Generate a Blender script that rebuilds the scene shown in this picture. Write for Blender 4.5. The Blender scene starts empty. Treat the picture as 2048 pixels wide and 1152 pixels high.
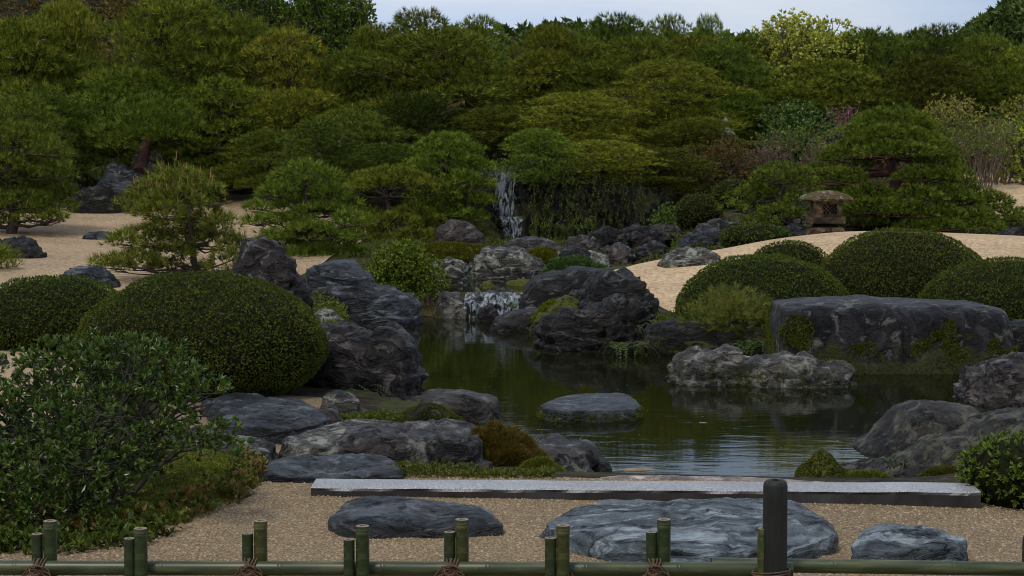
import bpy, math, random
import numpy as np
from mathutils import Vector
from mathutils.geometry import delaunay_2d_cdt
SC = bpy.context.scene
COL = SC.collection
R = math.radians
# ------------------------------------------------------------------ camera
F = 4000.0                       # focal length in photo pixels (2048 wide)
CZ = 2.1
PITCH = math.atan(276 / F)
cam_d = bpy.data.cameras.new('camera'); cam = bpy.data.objects.new('camera', cam_d); COL.objects.link(cam)
cam.location = (0, 0, CZ); cam.rotation_euler = (math.pi / 2 - PITCH, 0, 0)
cam_d.sensor_width = 36; cam_d.lens = F / 2048 * 36; cam_d.clip_start = .1; cam_d.clip_end = 6000
SC.camera = cam
# ------------------------------------------------------------------ world
SUN_EL, SUN_AZ = R(58), R(-150)   # azimuth clockwise from +Y
w = bpy.data.worlds.new('World'); SC.world = w; w.use_nodes = True
nt = w.node_tree; N = nt.nodes; L = nt.links; N.clear()
out = N.new('ShaderNodeOutputWorld'); bg = N.new('ShaderNodeBackground'); bg.inputs['Strength'].default_value = .1
sky = N.new('ShaderNodeTexSky'); sky.sky_type = 'NISHITA'; sky.sun_disc = False
sky.sun_elevation = SUN_EL; sky.sun_rotation = SUN_AZ; sky.air_density = 1.0; sky.dust_density = 1.5; sky.ozone_density = 1.5
tc = N.new('ShaderNodeTexCoord'); mp = N.new('ShaderNodeMapping'); mp.inputs['Scale'].default_value = (1, 1, 5)
nz = N.new('ShaderNodeTexNoise'); nz.inputs['Scale'].default_value = 1.6; nz.inputs['Detail'].default_value = 7; nz.inputs['Distortion'].default_value = .5
rp = N.new('ShaderNodeValToRGB'); rp.color_ramp.elements[0].position = .33; rp.color_ramp.elements[0].color = (.55, .55, .55, 1)
rp.color_ramp.elements[1].position = .68; rp.color_ramp.elements[1].color = (1, 1, 1, 1)
n2 = N.new('ShaderNodeTexNoise'); n2.inputs['Scale'].default_value = 3.2; n2.inputs['Detail'].default_value = 8
rp2 = N.new('ShaderNodeValToRGB'); rp2.color_ramp.elements[0].color = (5.2, 6.8, 9.6, 1); rp2.color_ramp.elements[0].position = .35
rp2.color_ramp.elements[1].color = (8.6, 9.3, 10.4, 1); rp2.color_ramp.elements[1].position = .62
mx = N.new('ShaderNodeMix'); mx.data_type = 'RGBA'
L.new(tc.outputs['Generated'], mp.inputs['Vector']); L.new(mp.outputs[0], nz.inputs['Vector']); L.new(mp.outputs[0], n2.inputs['Vector'])
L.new(nz.outputs['Fac'], rp.inputs[0]); L.new(n2.outputs['Fac'], rp2.inputs[0]); L.new(rp.outputs[0], mx.inputs[0])
L.new(sky.outputs[0], mx.inputs[6]); L.new(rp2.outputs[0], mx.inputs[7]); L.new(mx.outputs[2], bg.inputs['Color']); L.new(bg.outputs[0], out.inputs[0])
sd = bpy.data.lights.new('sun', 'SUN'); sd.energy = 2.3; sd.angle = R(9); sd.color = (1, .92, .80)
so = bpy.data.objects.new('sun', sd); COL.objects.link(so)
sv = Vector((math.sin(SUN_AZ) * math.cos(SUN_EL), math.cos(SUN_AZ) * math.cos(SUN_EL), math.sin(SUN_EL)))
so.rotation_euler = sv.to_track_quat('Z', 'Y').to_euler()
SC.view_settings.view_transform = 'Standard'; SC.view_settings.look = 'None'; SC.view_settings.gamma = 1
SC.view_settings.use_curve_mapping = False; SC.view_settings.exposure = -.25
SC.render.engine = 'CYCLES'
SC.cycles.pixel_filter_type = 'BLACKMAN_HARRIS'; SC.cycles.filter_width = 1.05
SC.cycles.max_bounces = 6; SC.cycles.transparent_max_bounces = 12; SC.cycles.diffuse_bounces = 2
# ------------------------------------------------------------------ projection helpers
cp, sp_ = math.cos(PITCH), math.sin(PITCH)
def ray(px, py):
    x = (px - 1024) / F; y = (576 - py) / F
    return Vector((x, cp + y * sp_, -sp_ + y * cp))
def atY(px, py, Y):
    d = ray(px, py); t = Y / d.y; return Vector((d.x * t, Y, CZ + d.z * t))
def atZ(px, py, z):
    d = ray(px, py); t = (z - CZ) / d.z; return Vector((d.x * t, d.y * t, z))
def X_(px, Y): return (px - 1024) / F * Y * 1.0
# ------------------------------------------------------------------ numpy noise
def _h(ix, iy, iz, s):
    h = (ix.astype(np.int64) * 73856093) ^ (iy.astype(np.int64) * 19349663) ^ (iz.astype(np.int64) * 83492791) ^ (s * 2654435761)
    h = (h ^ (h >> 13)) * 1274126177 & 0x7fffffff
    h = (h ^ (h >> 15)) * 668265263 & 0x7fffffff
    return (h & 0xffff) / 32767.5 - 1
def vn(P, s=0):
    i = np.floor(P); f = P - i; u = f * f * (3 - 2 * f); x, y, z = i[:, 0], i[:, 1], i[:, 2]; r = 0
    for a in (0, 1):
        for b in (0, 1):
            for c in (0, 1):
                wt = (u[:, 0] if a else 1 - u[:, 0]) * (u[:, 1] if b else 1 - u[:, 1]) * (u[:, 2] if c else 1 - u[:, 2])
                r = r + wt * _h(x + a, y + b, z + c, s)
    return r
def fbm(P, s=0, o=4):
    r = 0; a = 1.0; q = P
    for k in range(o):
        r = r + a * vn(q, s + k); q = q * 2.03 + 7.1; a *= .5
    return r
def ridged(P, s=0, o=4):
    r = 0; a = 1.0; q = P
    for k in range(o):
        r = r + a * (1 - 2 * np.abs(vn(q, s + k))); q = q * 2.1 + 3.7; a *= .5
    return r * .6
# ------------------------------------------------------------------ object helpers
def mesh_np(name, V, Fc, mat=None, smooth=False, attr=None):
    V = np.ascontiguousarray(V, dtype=np.float32); Fc = np.ascontiguousarray(Fc, dtype=np.int32)
    me = bpy.data.meshes.new(name); k = Fc.shape[1]
    me.vertices.add(len(V)); me.vertices.foreach_set('co', V.ravel())
    me.loops.add(Fc.size); me.loops.foreach_set('vertex_index', Fc.ravel())
    me.polygons.add(len(Fc)); me.polygons.foreach_set('loop_start', np.arange(0, Fc.size, k, dtype=np.int32))
    me.update(calc_edges=True)
    me.polygons.foreach_set('use_smooth', np.full(len(Fc), smooth))
    if attr is not None:
        a = me.attributes.new('rnd', 'FLOAT', 'POINT'); a.data.foreach_set('value', np.ascontiguousarray(attr, dtype=np.float32))
    if mat: me.materials.append(mat)
    return me
def link(name, me, parent=None, loc=(0, 0, 0), rz=0, color=None):
    o = bpy.data.objects.new(name, me); COL.objects.link(o); o.location = loc; o.rotation_euler = (0, 0, rz)
    if parent is not None: o.parent = parent
    if color: o.color = (*color, 1)
    return o
def tag(o, label=None, cat=None, group=None, kind=None):
    if label: o['label'] = label
    if cat: o['category'] = cat
    if group: o['group'] = group
    if kind: o['kind'] = kind
    return o
def empty(name, loc, rz=0): return link(name, None, None, loc, rz)
class MB:                                   # collects triangles and quads, writes one mesh
    def __init__(s): s.V = []; s.F = []; s.n = 0; s.A = []
    def add(s, V, Fc, a=0.5):
        V = np.asarray(V, float); s.V.append(V); s.A.append(np.full(len(V), a) if np.isscalar(a) else a)
        for f in ([Fc] if isinstance(Fc, np.ndarray) else [np.asarray(Fc)]):
            if f.shape[1] == 4: f = np.concatenate([f[:, [0, 1, 2]], f[:, [0, 2, 3]]])
            s.F.append(f + s.n)
        s.n += len(V)
    def tube(s, pts, rad, k=7, cap=True):
        pts = np.asarray(pts, float); n = len(pts); rad = np.broadcast_to(np.asarray(rad, float), (n,))
        t = np.gradient(pts, axis=0); t /= np.linalg.norm(t, axis=1)[:, None] + 1e-9
        ref = np.array([0, 0, 1.]) if abs(t[:, 2]).mean() < .8 else np.array([1., 0, 0])
        a = np.cross(t, ref); a /= np.linalg.norm(a, axis=1)[:, None] + 1e-9; b = np.cross(t, a)
        an = np.linspace(0, 2 * np.pi, k, endpoint=False)
        V = pts[:, None] + rad[:, None, None] * (a[:, None] * np.cos(an)[None, :, None] + b[:, None] * np.sin(an)[None, :, None])
        V = V.reshape(-1, 3); i = np.arange(n - 1)[:, None] * k; j = np.arange(k)[None]; j2 = (j + 1) % k
        Q = np.stack([i + j, i + j2, i + k + j2, i + k + j], -1).reshape(-1, 4)
        s.add(V, Q)
        if cap:
            for e, idx in ((0, 0), (n - 1, (n - 1) * k)):
                c = np.vstack([V[idx:idx + k], pts[e]]); s.add(c, np.array([[q, (q + 1) % k, k] for q in range(k)]))
    def box(s, lo, hi):
        x0, y0, z0 = lo; x1, y1, z1 = hi
        V = np.array([[x, y, z] for z in (z0, z1) for y in (y0, y1) for x in (x0, x1)])
        s.add(V, np.array([[0, 1, 3, 2][::-1], [4, 5, 7, 6], [0, 1, 5, 4], [2, 3, 7, 6][::-1], [0, 2, 6, 4][::-1], [1, 3, 7, 5]]))
    def lathe(s, prof, k=24, c=(0, 0)):
        prof = np.asarray(prof, float); n = len(prof); an = np.linspace(0, 2 * np.pi, k, endpoint=False)
        V = np.stack([c[0] + prof[:, 0, None] * np.cos(an), c[1] + prof[:, 0, None] * np.sin(an), np.repeat(prof[:, 1, None], k, 1)], -1).reshape(-1, 3)
        i = np.arange(n - 1)[:, None] * k; j = np.arange(k)[None]; j2 = (j + 1) % k
        s.add(V, np.stack([i + j, i + j2, i + k + j2, i + k + j], -1).reshape(-1, 4))
    def arr(s): return np.concatenate(s.V), np.concatenate(s.F), np.concatenate(s.A)
    def build(s, name, mat, parent=None, loc=(0, 0, 0), smooth=False, color=None):
        V, Fc, A = s.arr(); return link(name, mesh_np(name, V, Fc, mat, smooth, A), parent, loc, 0, color)
def nrm(v): return v / (np.linalg.norm(v, axis=-1, keepdims=True) + 1e-9)
def tufts(rng, P, D, k, Ln, wd, spread, var=.25):
    n = len(P); d = nrm(D[:, None] + spread * rng.normal(size=(n, k, 3))); l = Ln * rng.uniform(.65, 1.1, (n, k, 1))
    s = nrm(np.cross(d, rng.normal(size=(n, k, 3)))) * wd / 2; p = P[:, None] + 0 * d
    V = np.stack([p - s, p + s, p + d * l], 2).reshape(-1, 3); Fc = np.arange(len(V)).reshape(-1, 3)
    a = np.repeat(rng.uniform(0, 1, n), k * 3) * (1 - var) + np.repeat(rng.uniform(0, 1, n * k), 3) * var
    return V, Fc, a
def leaves(rng, P, D, k, Ln, wd, spread, lift=.25, var=.3):
    n = len(P); d = nrm(D[:, None] + spread * rng.normal(size=(n, k, 3))); l = Ln * rng.uniform(.6, 1.15, (n, k, 1))
    s = nrm(np.cross(d, D[:, None] + .35 * rng.normal(size=(n, k, 3)))); u = np.cross(s, d); p = P[:, None] + 0 * d
    s = s * wd / 2 * l / Ln; m = p + d * l * .48
    V = np.stack([p, m + s + u * wd * lift, p + d * l, m - s + u * wd * lift], 2).reshape(-1, 3)
    b = np.arange(n * k)[:, None] * 4; Fc = np.concatenate([b + [[0, 1, 2]], b + [[0, 2, 3]]])
    a = np.repeat(rng.uniform(0, 1, n), k * 4) * (1 - var) + np.repeat(rng.uniform(0, 1, n * k), 4) * var
    return V, Fc, a
# ------------------------------------------------------------------ materials
def nodes(name):
    m = bpy.data.materials.new(name); m.use_nodes = True; n = m.node_tree.nodes; n.clear()
    o = n.new('ShaderNodeOutputMaterial'); return m, n, m.node_tree.links, o
def ramp(n, stops, interp='LINEAR'):
    r = n.new('ShaderNodeValToRGB'); cr = r.color_ramp; cr.interpolation = interp
    while len(cr.elements) < len(stops): cr.elements.new(.5)
    for e, (p, c) in zip(cr.elements, stops):
        e.position = p; e.color = (*c, 1) if not np.isscalar(c) else (c, c, c, 1)
    return r
def noise(n, l, vec, sc, det=6, dist=0, rough=.55, typ=None):
    t = n.new('ShaderNodeTexNoise')
    if typ: t.noise_type = typ
    t.inputs['Scale'].default_value = sc; t.inputs['Detail'].default_value = det; t.inputs['Distortion'].default_value = dist
    t.inputs['Roughness'].default_value = rough
    if vec is not None: l.new(vec, t.inputs['Vector'])
    return t
def mixc(n, l, fac, a, b, bt='MIX'):
    m = n.new('ShaderNodeMix'); m.data_type = 'RGBA'; m.blend_type = bt
    for s, v in ((0, fac), (6, a), (7, b)):
        if hasattr(v, 'is_linked') or hasattr(v, 'links'): l.new(v, m.inputs[s])
        elif np.isscalar(v): m.inputs[s].default_value = v
        else: m.inputs[s].default_value = (*v, 1)
    return m.outputs[2]
def math_(n, l, op, a, b=0.0, c=None, clamp=False):
    m = n.new('ShaderNodeMath'); m.operation = op; m.use_clamp = clamp
    for s, v in enumerate((a, b, c)):
        if v is None: continue
        if np.isscalar(v): m.inputs[s].default_value = v
        else: l.new(v, m.inputs[s])
    return m.outputs[0]
def bump(n, l, h, st, dist, prev=None):
    b = n.new('ShaderNodeBump'); b.inputs['Strength'].default_value = st; b.inputs['Distance'].default_value = dist
    l.new(h, b.inputs['Height'])
    if prev is not None: l.new(prev, b.inputs['Normal'])
    return b.outputs[0]
def pbsdf(n, l, col, rough=.6, spec=.5, nor=None):
    p = n.new('ShaderNodeBsdfPrincipled')
    if hasattr(col, 'links'): l.new(col, p.inputs['Base Color'])
    else: p.inputs['Base Color'].default_value = (*col, 1)
    if np.isscalar(rough): p.inputs['Roughness'].default_value = rough
    else: l.new(rough, p.inputs['Roughness'])
    p.inputs['Specular IOR Level'].default_value = spec
    if nor is not None: l.new(nor, p.inputs['Normal'])
    return p
def foliage_mat(name, c, rough=.5, trans=.25, spec=.35, tint=True):
    m, n, l, o = nodes(name); a = n.new('ShaderNodeAttribute'); a.attribute_name = 'rnd'
    r = ramp(n, [(i / (len(c) - 1), q) for i, q in enumerate(c)]); l.new(a.outputs['Fac'], r.inputs[0]); col = r.outputs[0]
    if tint:
        oi = n.new('ShaderNodeObjectInfo'); col = mixc(n, l, 1.0, col, oi.outputs['Color'], 'MULTIPLY')
    p = pbsdf(n, l, col, rough, spec); t = n.new('ShaderNodeBsdfTranslucent'); l.new(col, t.inputs[0])
    mx = n.new('ShaderNodeMixShader'); mx.inputs[0].default_value = trans; l.new(p.outputs[0], mx.inputs[1]); l.new(t.outputs[0], mx.inputs[2])
    l.new(mx.outputs[0], o.inputs[0]); return m
def rock_mat(name, c1, c2, vein=(.3, .3, .3), lich=(.32, .33, .27), lam=.0, moss=0.0, mossz=0.0, mtop=0.0, msc=3., st=(1, 1, 3), rot=(0, .3, .4), wr=4., rough=.5, bs=1.0, mcol=((.022, .032, .005), (.12, .125, .018))):
    """lam lichen amount 0..1, moss overall amount, mossz extra moss below this local height, mtop extra on upward faces"""
    kd = 1.0 if name in ('grey_lichen_stone', 'grey_stone_moss_foot', 'wet_blue_slate', 'pink_paving_stone', 'brown_sandstone', 'mossy_sandstone_cap', 'mossy_soil') else .55
    wm = (1.10, 1.0, .86) if 'slate' not in name else (.98, 1, 1); c1 = tuple(q * kd * .8 * x for q, x in zip(c1, wm)); c2 = tuple(q * kd * 1.25 * x for q, x in zip(c2, wm)); vein = tuple(q * kd * .9 for q in vein); lich = tuple(q * kd for q in lich)
    m, n, l, o = nodes(name); tc = n.new('ShaderNodeTexCoord'); oi = n.new('ShaderNodeObjectInfo')
    ad = n.new('ShaderNodeVectorMath'); ad.operation = 'ADD'; l.new(tc.outputs['Object'], ad.inputs[0])
    sc = n.new('ShaderNodeVectorMath'); sc.operation = 'SCALE'; l.new(oi.outputs['Random'], sc.inputs['Scale']); sc.inputs[0].default_value = (31, 17, 23)
    l.new(sc.outputs[0], ad.inputs[1]); vec = ad.outputs[0]
    mp = n.new('ShaderNodeMapping'); mp.inputs['Rotation'].default_value = rot; mp.inputs['Scale'].default_value = st; l.new(vec, mp.inputs[0])
    A = noise(n, l, mp.outputs[0], wr * .5, 8, .8); B = noise(n, l, mp.outputs[0], wr, 10, 1.6, .62)
    Rg = noise(n, l, mp.outputs[0], wr * .8, 8, .6, .6, 'RIDGED_MULTIFRACTAL')
    C = noise(n, l, vec, 26, 8, 0, .7)
    r1 = ramp(n, [(.32, c1), (.62, c2)]); l.new(A.outputs[0], r1.inputs[0])
    r2 = ramp(n, [(.34, .28), (.5, .85), (.68, 1.7)]); l.new(B.outputs[0], r2.inputs[0])  # from here down, bright highlights and crack darks are painted into the stone colour
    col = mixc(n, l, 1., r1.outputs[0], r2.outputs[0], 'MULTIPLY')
    rc_ = ramp(n, [(.18, .35), (.42, 1.0)]); l.new(Rg.outputs[0], rc_.inputs[0]); col = mixc(n, l, .8, col, rc_.outputs[0], 'MULTIPLY')
    r3 = ramp(n, [(.28, .55), (.7, 1.5)]); l.new(C.outputs[0], r3.inputs[0]); col = mixc(n, l, 1., col, r3.outputs[0], 'MULTIPLY')
    wv = n.new('ShaderNodeVectorMath'); wv.operation = 'MULTIPLY_ADD'; l.new(B.outputs['Color'], wv.inputs[0]); wv.inputs[1].default_value = (.55, .55, .55); l.new(mp.outputs[0], wv.inputs[2])
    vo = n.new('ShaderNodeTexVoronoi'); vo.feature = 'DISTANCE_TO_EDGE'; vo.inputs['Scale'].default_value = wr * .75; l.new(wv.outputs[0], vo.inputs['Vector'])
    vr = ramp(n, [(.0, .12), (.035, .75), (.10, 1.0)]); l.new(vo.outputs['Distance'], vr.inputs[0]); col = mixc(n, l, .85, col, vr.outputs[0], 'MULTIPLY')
    rv = ramp(n, [(.56, 0), (.64, .75)]); l.new(B.outputs[0], rv.inputs[0]); col = mixc(n, l, rv.outputs[0], col, vein)
    if lam:
        Ln = noise(n, l, vec, 4.5, 10, .6, .68); t = .68 - .28 * lam
        rl = ramp(n, [(t, 0), (t + .06, .75)]); l.new(Ln.outputs[0], rl.inputs[0])
        col = mixc(n, l, rl.outputs[0], col, lich)
    nrmz = n.new('ShaderNodeNewGeometry'); sx = n.new('ShaderNodeSeparateXYZ'); l.new(nrmz.outputs['Normal'], sx.inputs[0])
    sz = n.new('ShaderNodeSeparateXYZ'); l.new(tc.outputs['Object'], sz.inputs[0])
    hgt = math_(n, l, 'MULTIPLY_ADD', A.outputs[0], .35, B.outputs[0]); hgt = math_(n, l, 'MULTIPLY_ADD', Rg.outputs[0], .4, hgt)
    hgt = math_(n, l, 'MULTIPLY_ADD', C.outputs[0], .25, hgt)
    hgt = math_(n, l, 'MULTIPLY_ADD', vr.outputs[0], .35, hgt)
    if moss or mossz or mtop:
        M = noise(n, l, vec, msc, 9, .3, .7)
        v = math_(n, l, 'ADD', M.outputs[0], moss)
        if mossz:
            k = math_(n, l, 'SUBTRACT', mossz, sz.outputs[2]); k = math_(n, l, 'MULTIPLY', k, .55); k = math_(n, l, 'MINIMUM', k, .13); k = math_(n, l, 'MAXIMUM', k, -.3); v = math_(n, l, 'ADD', v, k)
        if mtop: v = math_(n, l, 'MULTIPLY_ADD', sx.outputs[2], mtop, v)
        rm = ramp(n, [(.57, 0), (.67, .9)]); l.new(v, rm.inputs[0])
        Mc = noise(n, l, vec, 24, 8, 0, .75); rc = ramp(n, [(.3, mcol[0]), (.7, mcol[1])]); l.new(Mc.outputs[0], rc.inputs[0])
        col = mixc(n, l, rm.outputs[0], col, rc.outputs[0]); hgt = math_(n, l, 'MULTIPLY_ADD', Mc.outputs[0], .8, hgt)
        ro = math_(n, l, 'MULTIPLY_ADD', rm.outputs[0], .4, rough, clamp=True)
    else: ro = rough
    p = pbsdf(n, l, col, ro, .3, bump(n, l, hgt, min(1., bs * .8), .09)); l.new(p.outputs[0], o.inputs[0]); return m
def simple_mat(name, c1, c2, sc=20, rough=.6, bs=.3, bd=.01, spec=.4, st=(1, 1, 1), dist=0):
    m, n, l, o = nodes(name); tc = n.new('ShaderNodeTexCoord'); mp = n.new('ShaderNodeMapping'); mp.inputs['Scale'].default_value = st
    l.new(tc.outputs['Object'], mp.inputs[0]); A = noise(n, l, mp.outputs[0], sc, 8, dist, .6); r = ramp(n, [(.3, c1), (.7, c2)]); l.new(A.outputs[0], r.inputs[0])
    p = pbsdf(n, l, r.outputs[0], rough, spec, bump(n, l, A.outputs[0], bs, bd)); l.new(p.outputs[0], o.inputs[0]); return m
def gravel_mat(name, c1, c2, c3, cell, bs, rake=0):
    m, n, l, o = nodes(name); tc = n.new('ShaderNodeTexCoord'); v = n.new('ShaderNodeTexVoronoi'); v.inputs['Scale'].default_value = cell
    l.new(tc.outputs['Object'], v.inputs['Vector'])
    sx = n.new('ShaderNodeSeparateXYZ'); l.new(v.outputs['Color'], sx.inputs[0])
    r = ramp(n, [(0, c1), (.45, c2), (1, c3)]); l.new(sx.outputs[0], r.inputs[0])
    big = noise(n, l, tc.outputs['Object'], .9, 5, .3); rb = ramp(n, [(.3, .82), (.7, 1.12)]); l.new(big.outputs[0], rb.inputs[0])
    col = mixc(n, l, 1., r.outputs[0], rb.outputs[0], 'MULTIPLY')
    rd = ramp(n, [(.15, 1.0), (.75, .35)]); l.new(v.outputs['Distance'], rd.inputs[0])
    if bs > .5: col = mixc(n, l, .85, col, rd.outputs[0], 'MULTIPLY')
    h = math_(n, l, 'SUBTRACT', 1., v.outputs['Distance']); nor = bump(n, l, h, bs, .6 / cell)
    if rake:
        mp = n.new('ShaderNodeMapping'); mp.inputs['Scale'].default_value = (.25, 5, 1); l.new(tc.outputs['Object'], mp.inputs[0])
        W = noise(n, l, mp.outputs[0], 2.2, 5, .4); nor = bump(n, l, W.outputs[0], .6, rake, nor)
    p = pbsdf(n, l, col, .85, .2, nor); l.new(p.outputs[0], o.inputs[0]); return m
M = {}
M['needle'] = foliage_mat('pine_needles', [(.020, .036, .006), (.085, .115, .015), (.150, .180, .026), (.30, .31, .05)], .6, .15, .12)
M['needle_y'] = foliage_mat('yellow_pine_needles', [(.07, .10, .012), (.15, .17, .022), (.26, .24, .04)])
M['azalea'] = foliage_mat('azalea_leaves', [(.030, .046, .008), (.078, .102, .015), (.155, .168, .028)], .6, .15, .12)
M['leaf'] = foliage_mat('broad_leaves', [(.03, .06, .014), (.06, .105, .022), (.11, .16, .035)], .35, .2, .5)
M['leaf_y'] = foliage_mat('yellow_leaves', [(.22, .25, .03), (.40, .42, .06), (.60, .58, .10)])
M['leaf_b'] = foliage_mat('bright_leaves', [(.06, .10, .014), (.12, .17, .02), (.19, .24, .03)])
M['leaf_r'] = foliage_mat('russet_leaves', [(.07, .06, .02), (.14, .08, .03), (.20, .12, .045)])
M['fern'] = foliage_mat('fern_fronds', [(.04, .085, .012), (.08, .15, .018), (.13, .21, .03)])
M['flower'] = foliage_mat('flower_petals', [(.5, .28, .45), (.65, .42, .6)], .5, .3)
M['moss'] = foliage_mat('moss_tips', [(.06, .08, .01), (.12, .14, .015), (.20, .21, .03)], .8, .15, .1)
M['candle'] = simple_mat('pine_candles', (.20, .10, .04), (.34, .19, .09), 30, .6)
M['bark'] = simple_mat('pine_bark', (.02, .015, .012), (.07, .05, .038), 14, .8, 1, .03, .3, (1, 1, .35))
M['bark_r'] = simple_mat('red_pine_bark', (.03, .014, .010), (.09, .042, .03), 12, .8, 1, .03, .3, (1, 1, .35))
M['twig'] = simple_mat('dark_twigs', (.015, .014, .01), (.05, .042, .03), 14, .8, .5, .01)
M['greytwig'] = simple_mat('grey_twigs', (.06, .045, .028), (.16, .125, .085), 14, .8, .5, .01)
M['core'] = simple_mat('shrub_interior', (.006, .008, .003), (.02, .022, .008), 22, .95, 1, .03, .05)  # near-black core colour carries the inner darkness of the shrubs
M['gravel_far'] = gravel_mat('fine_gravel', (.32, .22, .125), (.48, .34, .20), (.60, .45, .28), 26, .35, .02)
M['gravel_left'] = gravel_mat('shade_toned_gravel', (.22, .15, .085), (.34, .245, .15), (.43, .32, .20), 26, .35, .03)  # darker copy of the fine gravel, shade put into the colour
M['gravel_near'] = gravel_mat('coarse_gravel', (.21, .145, .078), (.31, .225, .13), (.42, .32, .20), 84, 1.0)
M['soil'] = rock_mat('mossy_soil', (.03, .022, .012), (.07, .05, .028), (.12, .09, .05), moss=.05, mtop=.05, msc=1.2, wr=3, rough=.9, st=(1, 1, 1), mcol=((.03, .04, .008), (.09, .095, .02)))
# rocks
BL1, BL2 = (.036, .042, .052), (.11, .122, .14)
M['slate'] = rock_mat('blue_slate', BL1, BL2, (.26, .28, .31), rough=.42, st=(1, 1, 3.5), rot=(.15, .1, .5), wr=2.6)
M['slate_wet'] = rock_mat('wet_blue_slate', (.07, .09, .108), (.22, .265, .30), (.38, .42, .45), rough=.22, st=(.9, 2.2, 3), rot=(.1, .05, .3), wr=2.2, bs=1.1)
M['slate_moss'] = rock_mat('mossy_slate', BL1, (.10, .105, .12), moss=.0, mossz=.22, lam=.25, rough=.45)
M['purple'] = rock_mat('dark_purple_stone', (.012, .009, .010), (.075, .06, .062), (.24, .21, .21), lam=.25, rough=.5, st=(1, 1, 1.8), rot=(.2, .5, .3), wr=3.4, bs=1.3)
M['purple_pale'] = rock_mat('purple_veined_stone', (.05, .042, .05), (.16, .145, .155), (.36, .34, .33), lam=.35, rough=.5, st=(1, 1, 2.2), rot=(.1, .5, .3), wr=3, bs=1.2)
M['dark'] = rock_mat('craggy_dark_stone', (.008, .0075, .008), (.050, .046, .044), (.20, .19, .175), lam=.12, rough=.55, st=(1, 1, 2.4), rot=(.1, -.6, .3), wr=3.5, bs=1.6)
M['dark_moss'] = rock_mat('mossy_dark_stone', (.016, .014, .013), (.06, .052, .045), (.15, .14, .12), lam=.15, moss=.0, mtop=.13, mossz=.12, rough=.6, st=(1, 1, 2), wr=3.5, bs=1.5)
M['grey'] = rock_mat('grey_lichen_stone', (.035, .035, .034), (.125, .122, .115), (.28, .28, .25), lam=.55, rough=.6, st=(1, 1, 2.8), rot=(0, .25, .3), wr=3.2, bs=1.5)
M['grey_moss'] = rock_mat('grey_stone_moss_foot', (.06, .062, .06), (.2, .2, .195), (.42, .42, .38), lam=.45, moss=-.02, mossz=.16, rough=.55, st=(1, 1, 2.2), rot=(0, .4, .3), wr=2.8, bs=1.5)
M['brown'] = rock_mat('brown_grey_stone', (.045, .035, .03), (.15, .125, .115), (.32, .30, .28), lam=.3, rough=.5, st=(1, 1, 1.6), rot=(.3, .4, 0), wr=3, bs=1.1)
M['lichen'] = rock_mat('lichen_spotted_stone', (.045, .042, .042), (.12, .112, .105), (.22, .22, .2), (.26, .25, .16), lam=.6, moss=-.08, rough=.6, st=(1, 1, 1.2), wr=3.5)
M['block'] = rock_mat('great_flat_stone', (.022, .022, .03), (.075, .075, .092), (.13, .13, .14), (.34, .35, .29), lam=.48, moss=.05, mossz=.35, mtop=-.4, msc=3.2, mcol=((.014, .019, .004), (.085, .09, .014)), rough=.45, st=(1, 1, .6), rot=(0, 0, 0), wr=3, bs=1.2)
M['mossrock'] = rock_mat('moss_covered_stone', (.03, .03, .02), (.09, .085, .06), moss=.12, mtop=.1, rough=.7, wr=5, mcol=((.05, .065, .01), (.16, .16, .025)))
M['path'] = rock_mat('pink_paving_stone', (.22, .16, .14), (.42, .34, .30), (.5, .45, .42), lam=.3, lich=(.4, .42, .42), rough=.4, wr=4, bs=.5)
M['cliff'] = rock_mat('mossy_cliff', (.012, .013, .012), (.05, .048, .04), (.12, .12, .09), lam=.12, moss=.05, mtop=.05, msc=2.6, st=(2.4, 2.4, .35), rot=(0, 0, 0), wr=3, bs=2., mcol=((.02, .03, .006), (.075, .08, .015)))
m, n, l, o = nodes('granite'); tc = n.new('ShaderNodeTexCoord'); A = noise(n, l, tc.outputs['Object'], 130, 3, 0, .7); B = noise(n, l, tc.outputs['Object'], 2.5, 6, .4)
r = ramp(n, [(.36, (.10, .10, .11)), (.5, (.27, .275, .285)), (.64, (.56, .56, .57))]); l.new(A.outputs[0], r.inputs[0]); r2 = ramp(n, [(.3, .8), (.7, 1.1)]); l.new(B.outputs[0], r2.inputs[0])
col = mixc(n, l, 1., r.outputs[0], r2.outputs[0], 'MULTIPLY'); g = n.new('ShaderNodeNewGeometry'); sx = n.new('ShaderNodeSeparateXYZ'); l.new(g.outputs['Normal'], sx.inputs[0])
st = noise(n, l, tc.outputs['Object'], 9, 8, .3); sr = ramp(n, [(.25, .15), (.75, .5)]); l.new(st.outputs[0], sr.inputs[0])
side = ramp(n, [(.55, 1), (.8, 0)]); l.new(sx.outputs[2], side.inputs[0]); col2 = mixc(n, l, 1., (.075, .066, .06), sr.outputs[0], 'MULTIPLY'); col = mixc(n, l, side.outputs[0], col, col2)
p = pbsdf(n, l, col, .45, .5, bump(n, l, A.outputs[0], .35, .004)); l.new(p.outputs[0], o.inputs[0]); M['granite'] = m
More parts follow.
